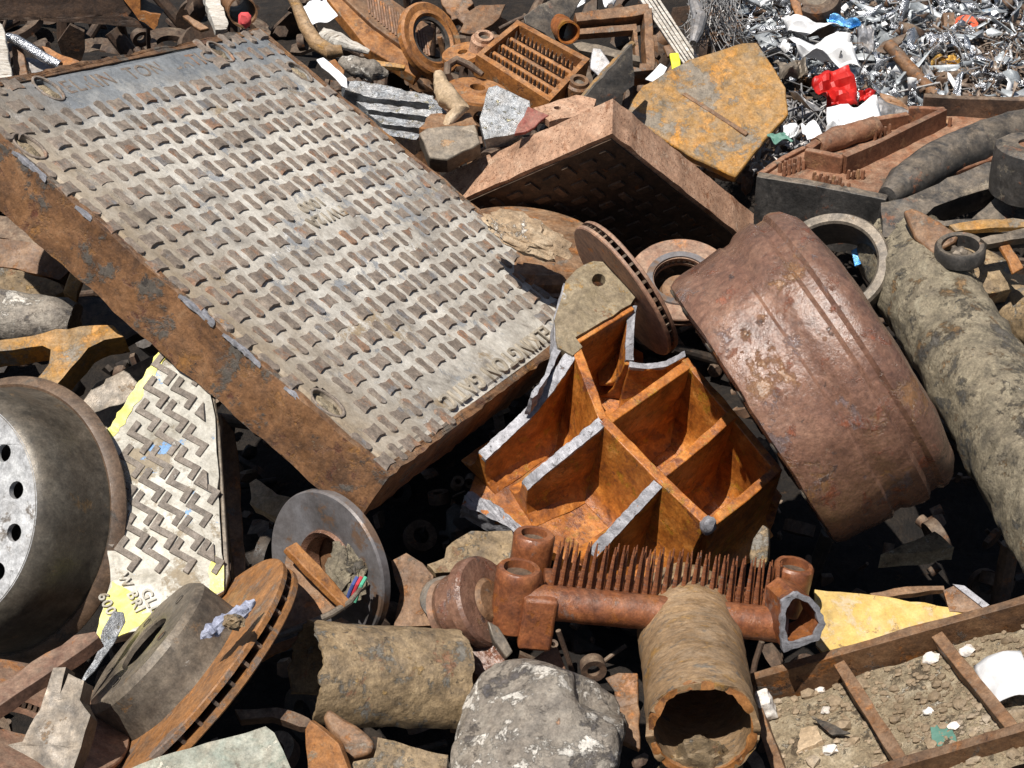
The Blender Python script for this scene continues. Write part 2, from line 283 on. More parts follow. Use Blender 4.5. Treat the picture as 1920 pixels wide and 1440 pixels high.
def EL(ax, ay, ratio):
    l = math.hypot(ax, ay); k = math.sqrt(1 - ratio * ratio); return V(ax / l * k, ay / l * k, ratio)
def copyobj(o, parent, name=None):
    c = o.copy(); COL.objects.link(c); c.parent = parent
    for kk in ('label', 'category', 'group'):
        if kk in c: del c[kk]
    return c
def text(name, body, size, M, parent, mt, ext=0.003, I=None):
    cu = bpy.data.curves.new(name, 'FONT'); cu.body = body; cu.size = size; cu.extrude = ext; cu.align_x = 'CENTER'; cu.align_y = 'CENTER'; cu.space_character = 1.15; cu.bevel_depth = 0.0006; cu.resolution_u = 3
    tmp = bpy.data.objects.new(name + '_curve', cu); COL.objects.link(tmp); bpy.context.view_layer.update()
    me = bpy.data.meshes.new_from_object(tmp.evaluated_get(bpy.context.evaluated_depsgraph_get())); bpy.data.objects.remove(tmp); me.materials.clear(); me.materials.append(MAT[mt])
    o = bpy.data.objects.new(name, me); COL.objects.link(o); o.parent = parent; o.matrix_local = M; return o

# ---------------------------------------------------------------- large square access cover
CS = Vector((0.75806888, -0.47261401, -0.44940801)); CT = Vector((0.39771928, 0.88113939, -0.25575916)); CN = CS.cross(CT)
CB = Vector((-0.92176538, 2.42317579, 0.60345183)); LC = 0.966
CM = Matrix(((CS.x, CT.x, CN.x, CB.x), (CS.y, CT.y, CN.y, CB.y), (CS.z, CT.z, CN.z, CB.z), (0, 0, 0, 1)))
cover = Thing('access_cover', 'large square iron access cover, grey dirt between small raised lugs, rusty brown sides', 'access cover', CM)
keys = [(0.036, 0.218, 1), (0.030, 0.756, 1), (0.145, 0.936, 0), (0.157, 0.036, 0), (0.810, 0.040, 0), (0.806, 0.930, 0)]
def oval(cx, cy, a, b, n=20): return [(cx + a * math.cos(2 * math.pi * i / n), cy + b * math.sin(2 * math.pi * i / n)) for i in range(n)]
holes = [oval(max(x, .044), min(max(y, .044), LC - .044), .030, .021) for x, y, e in keys]
w_ = 0.016; outer = jag([(0, 0), (LC, 0), (LC, LC), (0, LC)], .02, .003, 3); inner = [(w_, w_), (LC - w_, w_), (LC - w_, LC - w_), (w_, LC - w_)]
g = G().prism(outer, -0.105, 0.0, [inner]); cover.part('skirt', g, 'cover_side', bevel=.005, rough=(.022, .0035, 14, 2))
g = G().prism([(w_ + .001, w_ + .001), (LC - w_ - .001, w_ + .001), (LC - w_ - .001, LC - w_ - .001), (w_ + .001, LC - w_ - .001)], -0.026, -0.003, holes)
cover.part('deck', g, 'cover_dirt', smooth=30)
g = G().grid(1, 1, lambda a, b: (w_ + .003 + a * (LC - 2 * w_ - .006), w_ + .003 + b * (LC - 2 * w_ - .006), -.034)); cover.part('underside', g, 'cover_side')
def inkey(x, y, m=.033): return any(math.hypot((x - max(a, .044)) / 1.3, y - min(max(b, .044), LC - .044)) < m for a, b, e in keys)
# packed dirt lying between the lugs
def dz(x, y): return -.0008 + .0022 * noise.fractal(Vector((x * 9, y * 9, 0)), 1, 2, 4) + (.0035 * max(0, noise.noise(Vector((x * 5 + 3, y * 5, 4))) + .25 * (x + (1 - y)) - .25))
nx = 120; g = G()
g.v = []; idx = {}
for j in range(nx + 1):
    for i in range(nx + 1):
        x = .020 + (LC - .040) * i / nx; y = .020 + (LC - .040) * j / nx; e = min(i, j, nx - i, nx - j); idx[i, j] = len(g.v); g.v.append((x, y, dz(x, y) if e else -.006))
for j in range(nx):
    for i in range(nx):
        x = .020 + (LC - .040) * (i + .5) / nx; y = .020 + (LC - .040) * (j + .5) / nx
        if not inkey(x, y, .026): g.f.append((idx[i, j], idx[i + 1, j], idx[i + 1, j + 1], idx[i, j + 1]))
cover.part('packed_dirt', g, 'cover_dirt')['kind'] = 'stuff'
for (x, y, e), hpoly in zip(keys, holes):
    cx, cy = max(x, .044), min(max(y, .044), LC - .044)
    g = G().prism(oval(cx, cy, .0345, .0250), -.004, .0014, [oval(cx, cy, .0295, .0205)]); kh = cover.part('keyhole', g, 'cover_lug', bevel=.003)
    g = G().blob((cx + .004, cy - .001, -.019), (.032, .022, .017), 3, .30, 2, x * 9); cover.part('dirt_plug', g, 'soil', parent=kh)
def bone_poly(l=.0200, wd=.0086):
    p = []
    for sx in (1, -1):
        for a in (-70, -35, 0, 35, 70):
            p.append((sx * (l - wd + wd * 1.12 * math.cos(rad(a))), sx * wd * 1.12 * math.sin(rad(a))))
        p.append((0, sx * wd * .72))
    return p
def star_poly(a=.0140, b=.0172):
    p = []
    for sx, sy in ((1, -1), (1, 1), (-1, 1), (-1, -1)):
        p.append((sx * a, sy * b)); nx_, ny_ = {(1, -1): (a * .78, 0), (1, 1): (0, b * .92), (-1, 1): (-a * .78, 0), (-1, -1): (0, -b * .92)}[(sx, sy)]; p.append((nx_, ny_))
    return p
def lugmesh(poly):
    g = G(); g.prism(poly, -.004, .0034, top=[(x * .86, y * .86) for x, y in poly]); return g
protos = [cover.part('lug', lugmesh(bone_poly()), 'cover_lug'), cover.part('lug', lugmesh(star_poly()), 'cover_lug')]
spots = []
for i in range(-9, 11):
    for j in range(-14, 10):
        x = .4575 + .0485 * i; y = .5877 + .0435 * j
        if not (.021 < y < LC - .021 and .019 < x < LC - .022) or inkey(x, y, .036): continue
        if x > .885 and .27 < y < .735: continue
        if x < .072 and .27 < y < .70: continue
        if abs(x - .478) < .045 and .45 < y < .565: continue
        spots.append((x, y, (i + j) % 2))
spots.sort(key=lambda q: (cover.M @ Vector((q[0], q[1], 0)) - CAMP).length)
used = [0, 0]; rest = [G(), G()]
for n_, (x, y, k) in enumerate(spots):
    Ml = Matrix.Translation((x + R.gauss(0, .0006), y + R.gauss(0, .0006), R.uniform(-.0020, .0010))) @ Matrix.Rotation(R.gauss(0, .03), 4, 'Z') @ Matrix.Scale(R.uniform(1.02, 1.16), 4)
    if n_ < 298:
        o = protos[k] if not used[k] else copyobj(protos[k], cover.o); used[k] = 1; o.matrix_local = Ml
    else: rest[0].add(*(lambda q: (q.v, q.f))(lugmesh(star_poly() if k else bone_poly())), Ml)
cover.part('far_lugs', rest[0], 'cover_lug')['kind'] = 'stuff'
def TM(x, y, z, xa, ya): xa = Vector(xa); ya = Vector(ya); za = xa.cross(ya); return Matrix(((xa.x, ya.x, za.x, x), (xa.y, ya.y, za.y, y), (xa.z, ya.z, za.z, z), (0, 0, 0, 1)))
text('lettering', 'ELKINGTON GATIC', .047, TM(.922, .500, .002, (0, -1, 0), (1, 0, 0)), cover.o, 'cover_letter', .002)
text('lettering', 'ELKINGTON GATIC', .047, TM(.052, .485, -.0034, (0, 1, 0), (-1, 0, 0)), cover.o, 'cover_lug')
text('lettering', 'FW12A', .036, TM(.496, .510, .001, (0, -1, 0), (1, 0, 0)), cover.o, 'cover_letter', .002)
text('lettering', '1000', .036, TM(.460, .505, .001, (0, -1, 0), (1, 0, 0)), cover.o, 'cover_letter', .002)

for s0, s1, dep in ((.015, .055, .004), (.16, .235, .006), (.30, .335, .004), (.525, .60, .010), (.62, .70, .004), (.75, .78, .004)):
    P = [(s0, -.0022), (s1, -.0022), (s1 - .006, dep * .8), ((s0 + s1) / 2, dep * 1.5), (s0 + .008, dep * .6)]
    cover.part('scuff', G().prism(jag(P, .006, .002, s0 * 9), -.0035, .0022), 'bright_break', rough=(.006, .0016, 60, s0))
# ---------------------------------------------------------------- second cover, tipped face down behind it
pc = U(1148, 250, 3.32); e3 = V(3, -65, -33)
e1 = V(-255, 105, -184); e1 = (e1 - e3 * e1.dot(e3)).normalized(); e2 = e3.cross(e1); e2 = -e2 if e2.dot(V(254, 172, -253)) < 0 else e2
M2 = Matrix(((e1.x, e2.x, e3.x, pc.x), (e1.y, e2.y, e3.y, pc.y), (e1.z, e2.z, e3.z, pc.z), (0, 0, 0, 1)))
t2 = Thing('tipped_cover', 'thick tan rusted iron cover tipped up, its patterned face coloured darker for shade and overhanging the rotors', 'access cover', M2)
g = G().prism(jag([(0, 0), (.62, 0), (.62, .66), (0, .66)], .03, .004, 5), 0, .088); t2.part('slab', g, 'tan_rust', bevel=.006, rough=(.03, .0014, 12, 4))
t2.part('shade_face', G().prism([(.012, .012), (.608, .012), (.608, .648), (.012, .648)], -.0035, .004), 'rust_dark', rough=(.03, .0012, 14, 2))  # thin darker sheet, its colour deepens the shade on the overhanging face
lg = None
for i in range(11):
    for j in range(12):
        x, y = .05 + i * .05, .05 + j * .05
        if x > .6 or y > .64: continue
        if lg is None:
            g = G().prism([(-.017, -.008), (.017, -.008), (.017, .008), (-.017, .008)], -.0085, .001); lg = o = t2.part('lug', g, 'rust_dark')  # lugs take the same dark colour, put in for the face's shade
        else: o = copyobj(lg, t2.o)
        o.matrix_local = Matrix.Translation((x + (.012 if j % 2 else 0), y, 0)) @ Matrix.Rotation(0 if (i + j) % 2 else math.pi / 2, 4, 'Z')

# ---------------------------------------------------------------- broken ribbed casting
ku = Vector((0.63111843, -0.70328284, -0.32723505)); kn = Vector((0.10659756, -0.33922763, 0.93464516))
kp = PL(1133, 784, 2.75, kn, ku); KD = -.175
cast = Thing('ribbed_casting', 'broken orange iron casting with deep ribbed cells and bright snapped edges', 'casting', kp.M)
def rib(name, pts, th, m='cast_orange', edge=None, base=None, draft=.06):
    """upright web; pts are (px, py, height above the rib-top plane) along its crest"""
    base = KD if base is None else base; Q = [kp.uv(x, y, z) for x, y, z in pts]; Z = [p[2] for p in pts]; n = len(Q); v = []; top = []; m_ = 8
    for i, p in enumerate(Q):
        a = Vector(Q[max(i - 1, 0)]); b = Vector(Q[min(i + 1, n - 1)]); t = (b - a).normalized(); q = Vector((-t.y, t.x)); hgt = Z[i] - base
        sec = [(1, .5 * th + draft * .11 + .030, 0), (1, .5 * th + draft * hgt * .9 + .009, .012), (1, .5 * th + draft * hgt * .75, .032), (1, .5 * th, hgt)]
        sec = sec + [(-1, w, z) for _, w, z in reversed(sec)]
        v += [(p[0] + q.x * w * sg, p[1] + q.y * w * sg, base + min(z, hgt)) for sg, w, z in sec]
        top.append(((p[0] + q.x * th / 2, p[1] + q.y * th / 2), (p[0] - q.x * th / 2, p[1] - q.y * th / 2), Z[i]))
    f = [tuple(range(m_)), tuple(m_ * (n - 1) + k for k in reversed(range(m_)))]
    for i in range(n - 1):
        for k in range(m_): f.append((m_ * i + k, m_ * i + (k + 1) % m_, m_ * (i + 1) + (k + 1) % m_, m_ * (i + 1) + k))
    o = cast.part(name, G().add(v, f), m, bevel=.003, rough=(.02, .0018, 22, pts[0][0] * .1))
    if edge:
        v = []; f = [(0, 1, 2, 3), tuple(4 * (n - 1) + k for k in (3, 2, 1, 0))]
        for L_, R_, z in top: v += [(*L_, z - .005), (*R_, z - .005), (*R_, z + .002), (*L_, z + .002)]
        for i in range(n - 1):
            for k in range(4): f.append((4 * i + k, 4 * i + (k + 1) % 4, 4 * i + 4 + (k + 1) % 4, 4 * i + 4 + k))
        cast.part('broken_edge', G().add(v, f), edge, parent=o, rough=(.006, .0022, 60, pts[0][1] * .1), smooth=30)
    return o
rib('rib', [(1082, 655, 0), (1095, 690, 0), (1131, 785, 0)], .017, draft=.075)
rib('rib', [(1070, 644, -.004), (1120, 613, -.004), (1184, 574, -.004)], .016)
rib('outer_wall', [(1184, 576, -.012), (1181, 630, -.04), (1178, 684, -.066)], .014, draft=.10)
rib('rib', [(1131, 785, 0), (1236, 893, 0), (1329, 980, 0)], .018, draft=.075)
rib('rib', [(984, 912, -.105), (1010, 888, -.08), (1060, 848, -.045), (1128, 792, -.002)], .019, edge='bright_break')
rib('rib', [(1140, 788, -.001), (1215, 735, -.001), (1288, 684, -.001)], .017)
rib('rib', [(1110, 1040, -.115), (1140, 1008, -.085), (1180, 965, -.05), (1238, 902, -.002)], .019, edge='bright_break')
rib('rib', [(1241, 888, -.001), (1310, 833, -.001), (1374, 776, -.001)], .017)
rib('rib', [(1332, 980, -.001), (1398, 930, -.001), (1460, 876, -.001)], .017)
rib('outer_wall', [(1284, 672, -.012), (1330, 726, -.012), (1376, 780, -.012), (1462, 884, -.012)], .014, draft=.075)
rib('outer_wall', [(903, 856, -.105), (945, 818, -.09), (1000, 766, -.06), (1040, 712, -.02), (1072, 664, -.004)], .020, edge='bright_break')
rib('outer_wall', [(1186, 575, -.010), (1181, 620, -.03), (1180, 676, -.06)], .014, edge='bright_break', base=-.14)
rib('outer_wall', [(1180, 684, -.06), (1215, 688, -.06), (1250, 683, -.045), (1284, 664, -.014)], .012, edge='bright_break')
fl = [(866, 946), (900, 880), (985, 800), (1075, 740), (1180, 690), (1290, 700), (1400, 830), (1466, 930), (1430, 1030), (1330, 1075), (1140, 1085), (1000, 1020), (950, 985)]
fp = kp.poly(fl, KD)
cast.part('floor', G().prism(jag(fp, .02, .004, 8), KD - .028, KD), 'cast_orange', bevel=.004, rough=(.03, .003, 12, 1))
ed = kp.poly([(866, 948), (905, 966), (950, 988), (1000, 1022), (1008, 1012), (960, 975), (935, 950), (885, 925), (873, 930)], KD)
cast.part('broken_edge', G().prism(jag(ed, .008, .003, 4), KD - .040, KD + .003), 'bright_break', rough=(.010, .006, 50, 2))
pp = [(1060, 528), (1080, 508), (1112, 490), (1142, 492), (1172, 522), (1196, 552), (1182, 572), (1130, 603), (1078, 634), (1092, 652), (1074, 668), (1046, 652), (1040, 600)]
hl = kp.poly([(1122 + 13 * math.cos(a * .5236), 526 + 12 * math.sin(a * .5236)) for a in range(12)])
cast.part('corner_plate', G().prism(jag(kp.poly(pp), .02, .002, 6), -.022, 0.002, [hl]), 'plate_gold', bevel=.004, rough=(.025, .002, 20, 3))
sp = kp.poly([(1057, 528), (1062, 530), (1048, 600), (1052, 655), (1030, 700), (1000, 745), (992, 742), (1026, 690), (1040, 640), (1040, 590)])
cast.part('snapped_flank', G().prism(jag(sp, .01, .002, 3), -.055, -.004), 'bright_break', rough=(.012, .004, 40, 6))
g = G().blob(tuple(kp.I @ kp.pt(1327, 985)), (.014, .013, .020), 3, .25, 1.5, 5); cast.part('broken_stub', g, 'bright_break')

# ---------------------------------------------------------------- brake drums, rotors and rings
def lathe_thing(name, label, cat, px, py, d, axis, parts, group=None, spin=0):
    M = frame(U(px, py, d), axis) @ Matrix.Rotation(rad(spin), 4, 'Z'); t = Thing(name, label, cat, M, group)
    for pn, prof, m, kw in parts: t.part(pn, G().lathe(prof, kw.pop('seg', 72), kw.pop('a0', 0), kw.pop('a1', 360)), m, **kw)
    return t
ax = V(-186, 120, -24)
drum = lathe_thing('brake_drum', 'huge purple brown rusted brake drum lying beside the ribbed casting', 'brake drum', 1512, 712, 2.74, ax, [
    ('shell', [(.215, .104), (.240, .110), (.256, .106), (.262, .092), (.263, .060), (.266, .012), (.2665, .004), (.2625, -.001), (.2635, -.014), (.271, -.026), (.2745, -.046), (.2745, -.060), (.2655, -.068), (.2645, -.082), (.270, -.090), (.269, -.098), (.262, -.112), (.242, -.128), (.20, -.138), (.10, -.142), (.10, -.120), (.225, -.092), (.232, -.07), (.225, .06)], 'rust_purple', dict(seg=140, smooth=30, rough=(.02, .0036, 9, 3)))])
bh = None
for i in range(16):
    a = i * math.pi / 8; p = Vector((.245 * math.cos(a), .245 * math.sin(a), .110))
    if bh is None: bh = o = drum.part('rim_hole', G().lathe([(.008, -.002), (.011, 0), (.009, .002), (.002, .001)], 10), 'iron_black')
    else: o = copyobj(bh, drum.o)
    o.matrix_local = Matrix.Translation(p)
def rotor(name, label, px, py, d, axis, r, hr, hh, th, m, vanes=40, bore=.035, spin=0, mh=None, ri=None, studs=5):
    t = Thing(name, label, 'brake rotor', frame(U(px, py, d), axis) @ Matrix.Rotation(rad(spin), 4, 'Z')); ri = ri or hr * .98; q = th * .30
    t.part('friction_ring', G().lathe([(ri, 0), (r - .002, 0), (r, -.002), (r, -q), (ri, -q)], 96), m, rough=(.03, .0008, 20, px * .1), smooth=40)
    t.part('friction_ring', G().lathe([(ri, -th + q), (r, -th + q), (r, -th + .002), (r - .002, -th), (ri, -th)], 96), m, rough=(.03, .0008, 20, py * .1), smooth=40)
    v = None
    for i in range(vanes):
        if v is None: v = o = t.part('vane', G().box(((r + ri) / 2 - .002, 0, -th / 2), ((r - ri) - .006, .005, th - 2 * q + .002)), 'rust_dark')
        else: o = copyobj(v, t.o)
        o.matrix_local = Matrix.Rotation(2 * math.pi * i / vanes, 4, 'Z')
    if hh:
        h = t.part('hat', G().lathe([(ri + .004, -.001), (hr, .004), (hr - .002, hh - .010), (hr - .010, hh), (bore + .004, hh), (bore, hh - .002), (bore, hh - .009), (hr - .016, hh - .010), (hr - .009, hh - .02), (hr - .009, -.01), (ri + .004, -.01)], 72), mh or m, rough=(.02, .0010, 25, px * .2), smooth=32)
        for i in range(studs):
            a = 2 * math.pi * i / studs + .3; rr = (hr + bore) * .5 - .004
            t.part('stud_hole', G().lathe([(.0062, hh - .004), (.0085, hh + .0012), (.0062, hh + .0012)], 14), 'iron_black', M=t.M @ Matrix.Translation((rr * math.cos(a), rr * math.sin(a), 0)), parent=h)
    return t
rotor('vented_rotor', 'vented brake rotor standing nearly on edge above the ribbed casting', 1163, 548, 2.98, EL(-.81, .58, .15), .142, .075, 0, .024, 'rotor_rust', 44, ri=.05)
t = rotor('brake_rotor', 'grey brown brake rotor lying face up between the tipped cover and the drum', 1276, 522, 3.04, EL(-.1, -1, .80), .100, .060, 0, .02, 'rotor_rust', 30, ri=.050)
t.part('inner_ring', G().lathe([(.052, .004), (.064, .004), (.066, -.004), (.052, -.012)], 60), 'rotor_steel')
t.part('hub', G().lathe([(.012, -.03), (.034, -.03), (.040, -.045), (.012, -.05)], 40), 'rust_brown')
front = rotor('hatted_rotor', 'orange rusted vented rotor with tall grey brown hat, in front of the tread plate', 338, 1262, 2.32, EL(-.70, -.66, .25), .212, .118, .070, .032, 'rotor_orange', 40, bore=.045, mh='iron_grey', spin=12)
t = lathe_thing('steel_rotor', 'worn blue grey brake disc with dished centre under the big cover corner', 'brake disc', 612, 1066, 2.58, EL(-.9, .28, .74), [
    ('disc', [(.060, -.004), (.070, 0), (.118, .002), (.1255, .003), (.128, -.001), (.128, -.014), (.122, -.016), (.060, -.016)], 'rotor_steel', dict(smooth=30)),
    ('hat_ring', [(.046, -.028), (.052, -.003), (.060, .004), (.063, -.003), (.063, -.02), (.052, -.034)], 'rust_purple', {}),
    ('hub_plate', [(.018, -.036), (.050, -.032), (.050, -.042), (.018, -.044)], 'rust_brown', {})])
rotor('low_rotor', 'brown vented rotor at the bottom left edge under the big wheel', 40, 1340, 2.20, EL(.35, -.9, .22), .150, .08, 0, .026, 'rotor_rust', 40, ri=.05)
lathe_thing('dark_ring', 'thick dark iron ring standing behind the big drum', 'ring', 1560, 505, 3.10, EL(-.25, -.3, .86), [
    ('rim', [(.088, .02), (.092, .024), (.108, .024), (.112, .018), (.110, -.06), (.088, -.06)], 'iron_grey', dict(smooth=30))])
wheel = lathe_thing('truck_wheel', 'dark steel truck wheel with pale perforated face at the left edge', 'wheel', -8, 972, 2.54, EL(-.9, -.30, .90), [
    ('barrel', [(.212, -.020), (.208, -.008), (.204, .006), (.2025, .036), (.2015, .064), (.198, .084), (.192, .098), (.182, .108), (.174, .112), (.170, .107), (.182, .096), (.190, .05), (.190, -.02)], 'wheel_dark', dict(seg=140, smooth=25)),
    ('lip', [(.214, -.012), (.224, -.018), (.229, -.028), (.225, -.036), (.206, -.036), (.206, -.016)], 'lip_rust', dict(seg=140))])
wh = [[(.140 * math.cos(k * math.pi / 7 + .22) + .0135 * math.cos(a * math.pi / 8), .140 * math.sin(k * math.pi / 7 + .22) + .0135 * math.sin(a * math.pi / 8)) for a in range(16)] for k in range(14)]
wheel.part('perforated_disc', G().prism(oval(0, 0, .180, .180, 96), .102, .1115, wh, top=oval(0, 0, .176, .176, 96)), 'wheel_white', bevel=.002)
wheel.part('back_plate', G().lathe([(0, .07), (.185, .07), (.185, .076), (0, .076)], 48), 'iron_black')
# ---------------------------------------------------------------- pipes
def pipe(name, label, p0, p1, r, th, m, a0=0, a1=360, rings=24, seg=64, mi=None, dent=.0, seed=0, taper=0, ragged=0.0, cat='pipe', xdir=None, amp=.003):
    ax = (p1 - p0); L = ax.length; M = frame(p0, ax.normalized(), xdir); t = Thing(name, label, cat, M); full = a1 - a0 >= 359.9; n = seg if full else seg + 1
    def shell(rr, sgn):
        v = []
        for k in range(rings + 1):
            for i in range(n):
                a = rad(a0 + (a1 - a0) * i / seg); z = L * k / rings
                if k in (0, rings) and ragged: z += ragged * noise.fractal(Vector((math.cos(a) * 3 + seed, math.sin(a) * 3, k)), .6, 2.2, 4) * (1 if k else -1)
                q = rr + taper * k / rings + dent * noise.noise(Vector((math.cos(a) * 1.3 + seed, math.sin(a) * 1.3, z * 7))) + amp * noise.fractal(Vector((math.cos(a) * rr * 30, math.sin(a) * rr * 30, z * 30 + seed)), .9, 2, 4) * (1 if sgn > 0 else .3)
                v.append((q * math.cos(a), q * math.sin(a), z))
        return v
    o_, i_ = shell(r, 1), shell(r - th, -1); N_ = len(o_); f = []; cells = seg
    for k in range(rings):
        for i in range(cells):
            j = (i + 1) % n; a, b, c, d = k * n + i, k * n + j, (k + 1) * n + j, (k + 1) * n + i; f += [(a, b, c, d), (N_ + d, N_ + c, N_ + b, N_ + a)]
    ends = []
    for i in range(cells):
        j = (i + 1) % n; f += [(i, N_ + i, N_ + j, j)]; k = rings * n; f += [(k + i, k + j, N_ + k + j, N_ + k + i)]
    if not full:
        for k in range(rings):
            for e in (0, n - 1): f.append((k * n + e, (k + 1) * n + e, N_ + (k + 1) * n + e, N_ + k * n + e))
    t.part('shell', G().add(o_ + i_, f), m, smooth=50)
    return t
p = pipe('broken_pipe', 'short tan cast iron pipe with broken mouth facing the viewer at the bottom', U(1284, 1140, 2.56), U(1318, 1368, 2.24), .0775, .010, 'pipe_tan', ragged=.010, seed=4, dent=.003, rings=40)
p.part('broken_rim', G().lathe([(.0665, -.004), (.0755, -.006), (.0765, .001), (.067, .002)], 64), 'rust_bright', M=p.M @ Matrix.Translation((0, 0, (U(1318, 1368, 2.24) - U(1284, 1140, 2.56)).length)), rough=(.008, .005, 45, 2))
p.part('mouth_dirt', G().blob((0, 0, 0), (.055, .020, .07), 4, .35, 2, 4), 'crust_ochre', M=Matrix.Translation(U(1312, 1452, 2.30)))
pipe('half_pipe', 'mottled ochre split pipe lying level left of the white crusted lump', U(572, 1268, 2.33), U(850, 1278, 2.42), .078, .006, 'crust_ochre', a0=-150, a1=110, ragged=.007, seed=9, dent=.003, xdir=V(.2, -.9, .5), amp=.0025)
cpipe = pipe('crusted_pipe', 'thick crusted grey pipe running down the right edge beside the drum', U(1688, 462, 3.18), U(2100, 1150, 2.42), .087, .012, 'crust', seed=2, dent=.003, rings=90, amp=.006, taper=.008)
cpipe.part('bell_joint', G().lathe([(.084, .08), (.091, .10), (.0955, .125), (.096, .165), (.092, .195), (.084, .22)], 64), 'crust', rough=(.012, .006, 22, 3))
pipe('stub_pipe', 'small brown crusted pipe half hidden at the far right edge', U(1850, 560, 3.15), U(2010, 640, 2.95), .055, .008, 'crust_ochre', seed=7, amp=.006)
pipe('small_pipe', 'short rusty tube with open end at the back corner of the big cover', U(436, -12, 3.95), U(455, 22, 3.80), .035, .004, 'rust_brown', seed=3)
solo('pink_glove', 'small pink rubber scrap lying at the mouth of the short rusty tube', 'rubber scrap', G().blob((0, 0, 0), (.016, .012, .018), 2, .3, 2, 1), 'glove_pink', M=frame(U(459, 36, 3.70), V(0, -1, .4)))
# ---------------------------------------------------------------- pinned header casting
hx = (U(1470, 1170, 2.47) - U(1025, 1128, 2.44)).normalized(); hup = V(.02, -.94, .34); hup = (hup - hx * hup.dot(hx)).normalized()
HM = frame(U(1025, 1130, 2.44), hup, hx); HI = HM.inverted()
hd = Thing('pinned_header', 'orange brown cast header with rows of thin pins and round bosses', 'casting', HM)
HL = (U(1470, 1170, 2.47) - U(1025, 1128, 2.44)).length
g = G().tube([(x * HL / 10, 0, 0) for x in range(-1, 11)], .027, 24); hd.part('tube', g, 'header_rust', rough=(.02, .0015, 30, 1))
hd.part('back_plate', G().box((HL / 2, .052, .006), (HL, .085, .014)), 'header_rust', bevel=.003, rough=(.03, .0015, 20, 2))
pin = None
for r_ in range(1):
    for i in range(50):
        x = .006 + (HL - .012) * i / 49; hgt = R.uniform(.078, .083) - r_ * .006
        if R.random() < .06: hgt *= R.uniform(.45, .85)
        if pin is None: pin = o = hd.part('pin', G().tube([(0, 0, 0), (0, 0, .3), (0, 0, .8), (0, 0, 1)], [.0056, .0040, .0024, .0010], 7), 'header_rust')
        else: o = copyobj(pin, hd.o)
        o.matrix_local = Matrix.Translation((x, .026 + (.010 if i % 2 else 0), .010)) @ Matrix.Rotation(R.gauss(0, .012) + (x / HL - .45) * -.12, 4, 'Y') @ Matrix.Rotation(R.gauss(-.04, .012), 4, 'X') @ Matrix.Diagonal((1, 1, hgt, 1))
def boss(px, py, d, r, h, bore, nm='boss'):
    q = HI @ U(px, py, d); b = hd.part(nm, G().lathe([(bore, 0), (r - .003, 0), (r, -.004), (r * .98, -h), (bore, -h)], 40), 'header_rust', M=HM @ Matrix.Translation(q), rough=(.02, .0014, 28, px), smooth=40)
    hd.part('bore', G().lathe([(0, -.012), (bore + .001, -.012), (bore + .001, -.02), (0, -.02)], 24), 'rust_dark', M=HM @ Matrix.Translation(q), parent=b); return q
boss(1002, 1000, 2.53, .033, .11, .021); boss(974, 1064, 2.43, .034, .098, .024)
boss(1490, 1058, 2.50, .031, .08, .022)
q = HI @ U(1010, 1130, 2.44); hd.part('end_block', G().box((q.x, q.y - .005, q.z - .022), (.050, .055, .085)), 'header_rust', bevel=.005, rough=(.02, .002, 25, 6))
q = HI @ U(1500, 1130, 2.44)
ring = [(1466, 1128), (1490, 1110), (1520, 1120), (1538, 1140), (1548, 1170), (1535, 1200), (1505, 1212), (1470, 1222), (1462, 1195)]
ip = [(1474, 1140), (1492, 1121), (1515, 1130), (1530, 1148), (1537, 1170), (1526, 1192), (1500, 1203), (1478, 1205), (1472, 1180)]
bp = PL(1500, 1165, 2.42, V(.25, .25, .9)); hd.part('broken_mouth', G().prism(jag(bp.poly(ring), .006, .002, 1), -.006, .0, [jag(bp.poly(ip), .008, .002, 2)]), 'bright_break', M=bp.M, rough=(.008, .002, 60, 1))
hd.part('mouth_sleeve', G().prism(bp.poly([(x * .97 + 45, y * .97 + 33) for x, y in ring]), -.060, -.005, [bp.poly(ip)]), 'header_rust', M=bp.M)

# ---------------------------------------------------------------- plates cut to an outline, each lying in its own plane
def plate(name, label, cat, m, pts, at, n, th=.012, holes=(), jg=.003, bevel=.002, rough=(.022, .0022, 20, 1.3), group=None, part='plate', step=.02):
    pl = PL(at[0], at[1], at[2], n); P = pl.poly(pts)
    t = Thing(name, label, cat, pl.M, group) if part else None
    g = G().prism(jag(P, step, jg, at[0] * .01), -th, 0, [pl.poly(h) for h in holes])
    if part: t.part(part, g, m, bevel=bevel, rough=rough); t.pl = pl; return t
    o = solo(name, label, cat, g, m, M=pl.M, bevel=bevel, rough=rough, group=group); return o
def pp_(*a, **k): return plate(*a, part=None, **k)
def ell(cx, cy, a, b, n=24, rot=0): c, s = math.cos(rad(rot)), math.sin(rad(rot)); return [(cx + a * math.cos(2 * math.pi * i / n) * c - b * math.sin(2 * math.pi * i / n) * s, cy + a * math.cos(2 * math.pi * i / n) * s + b * math.sin(2 * math.pi * i / n) * c) for i in range(n)]

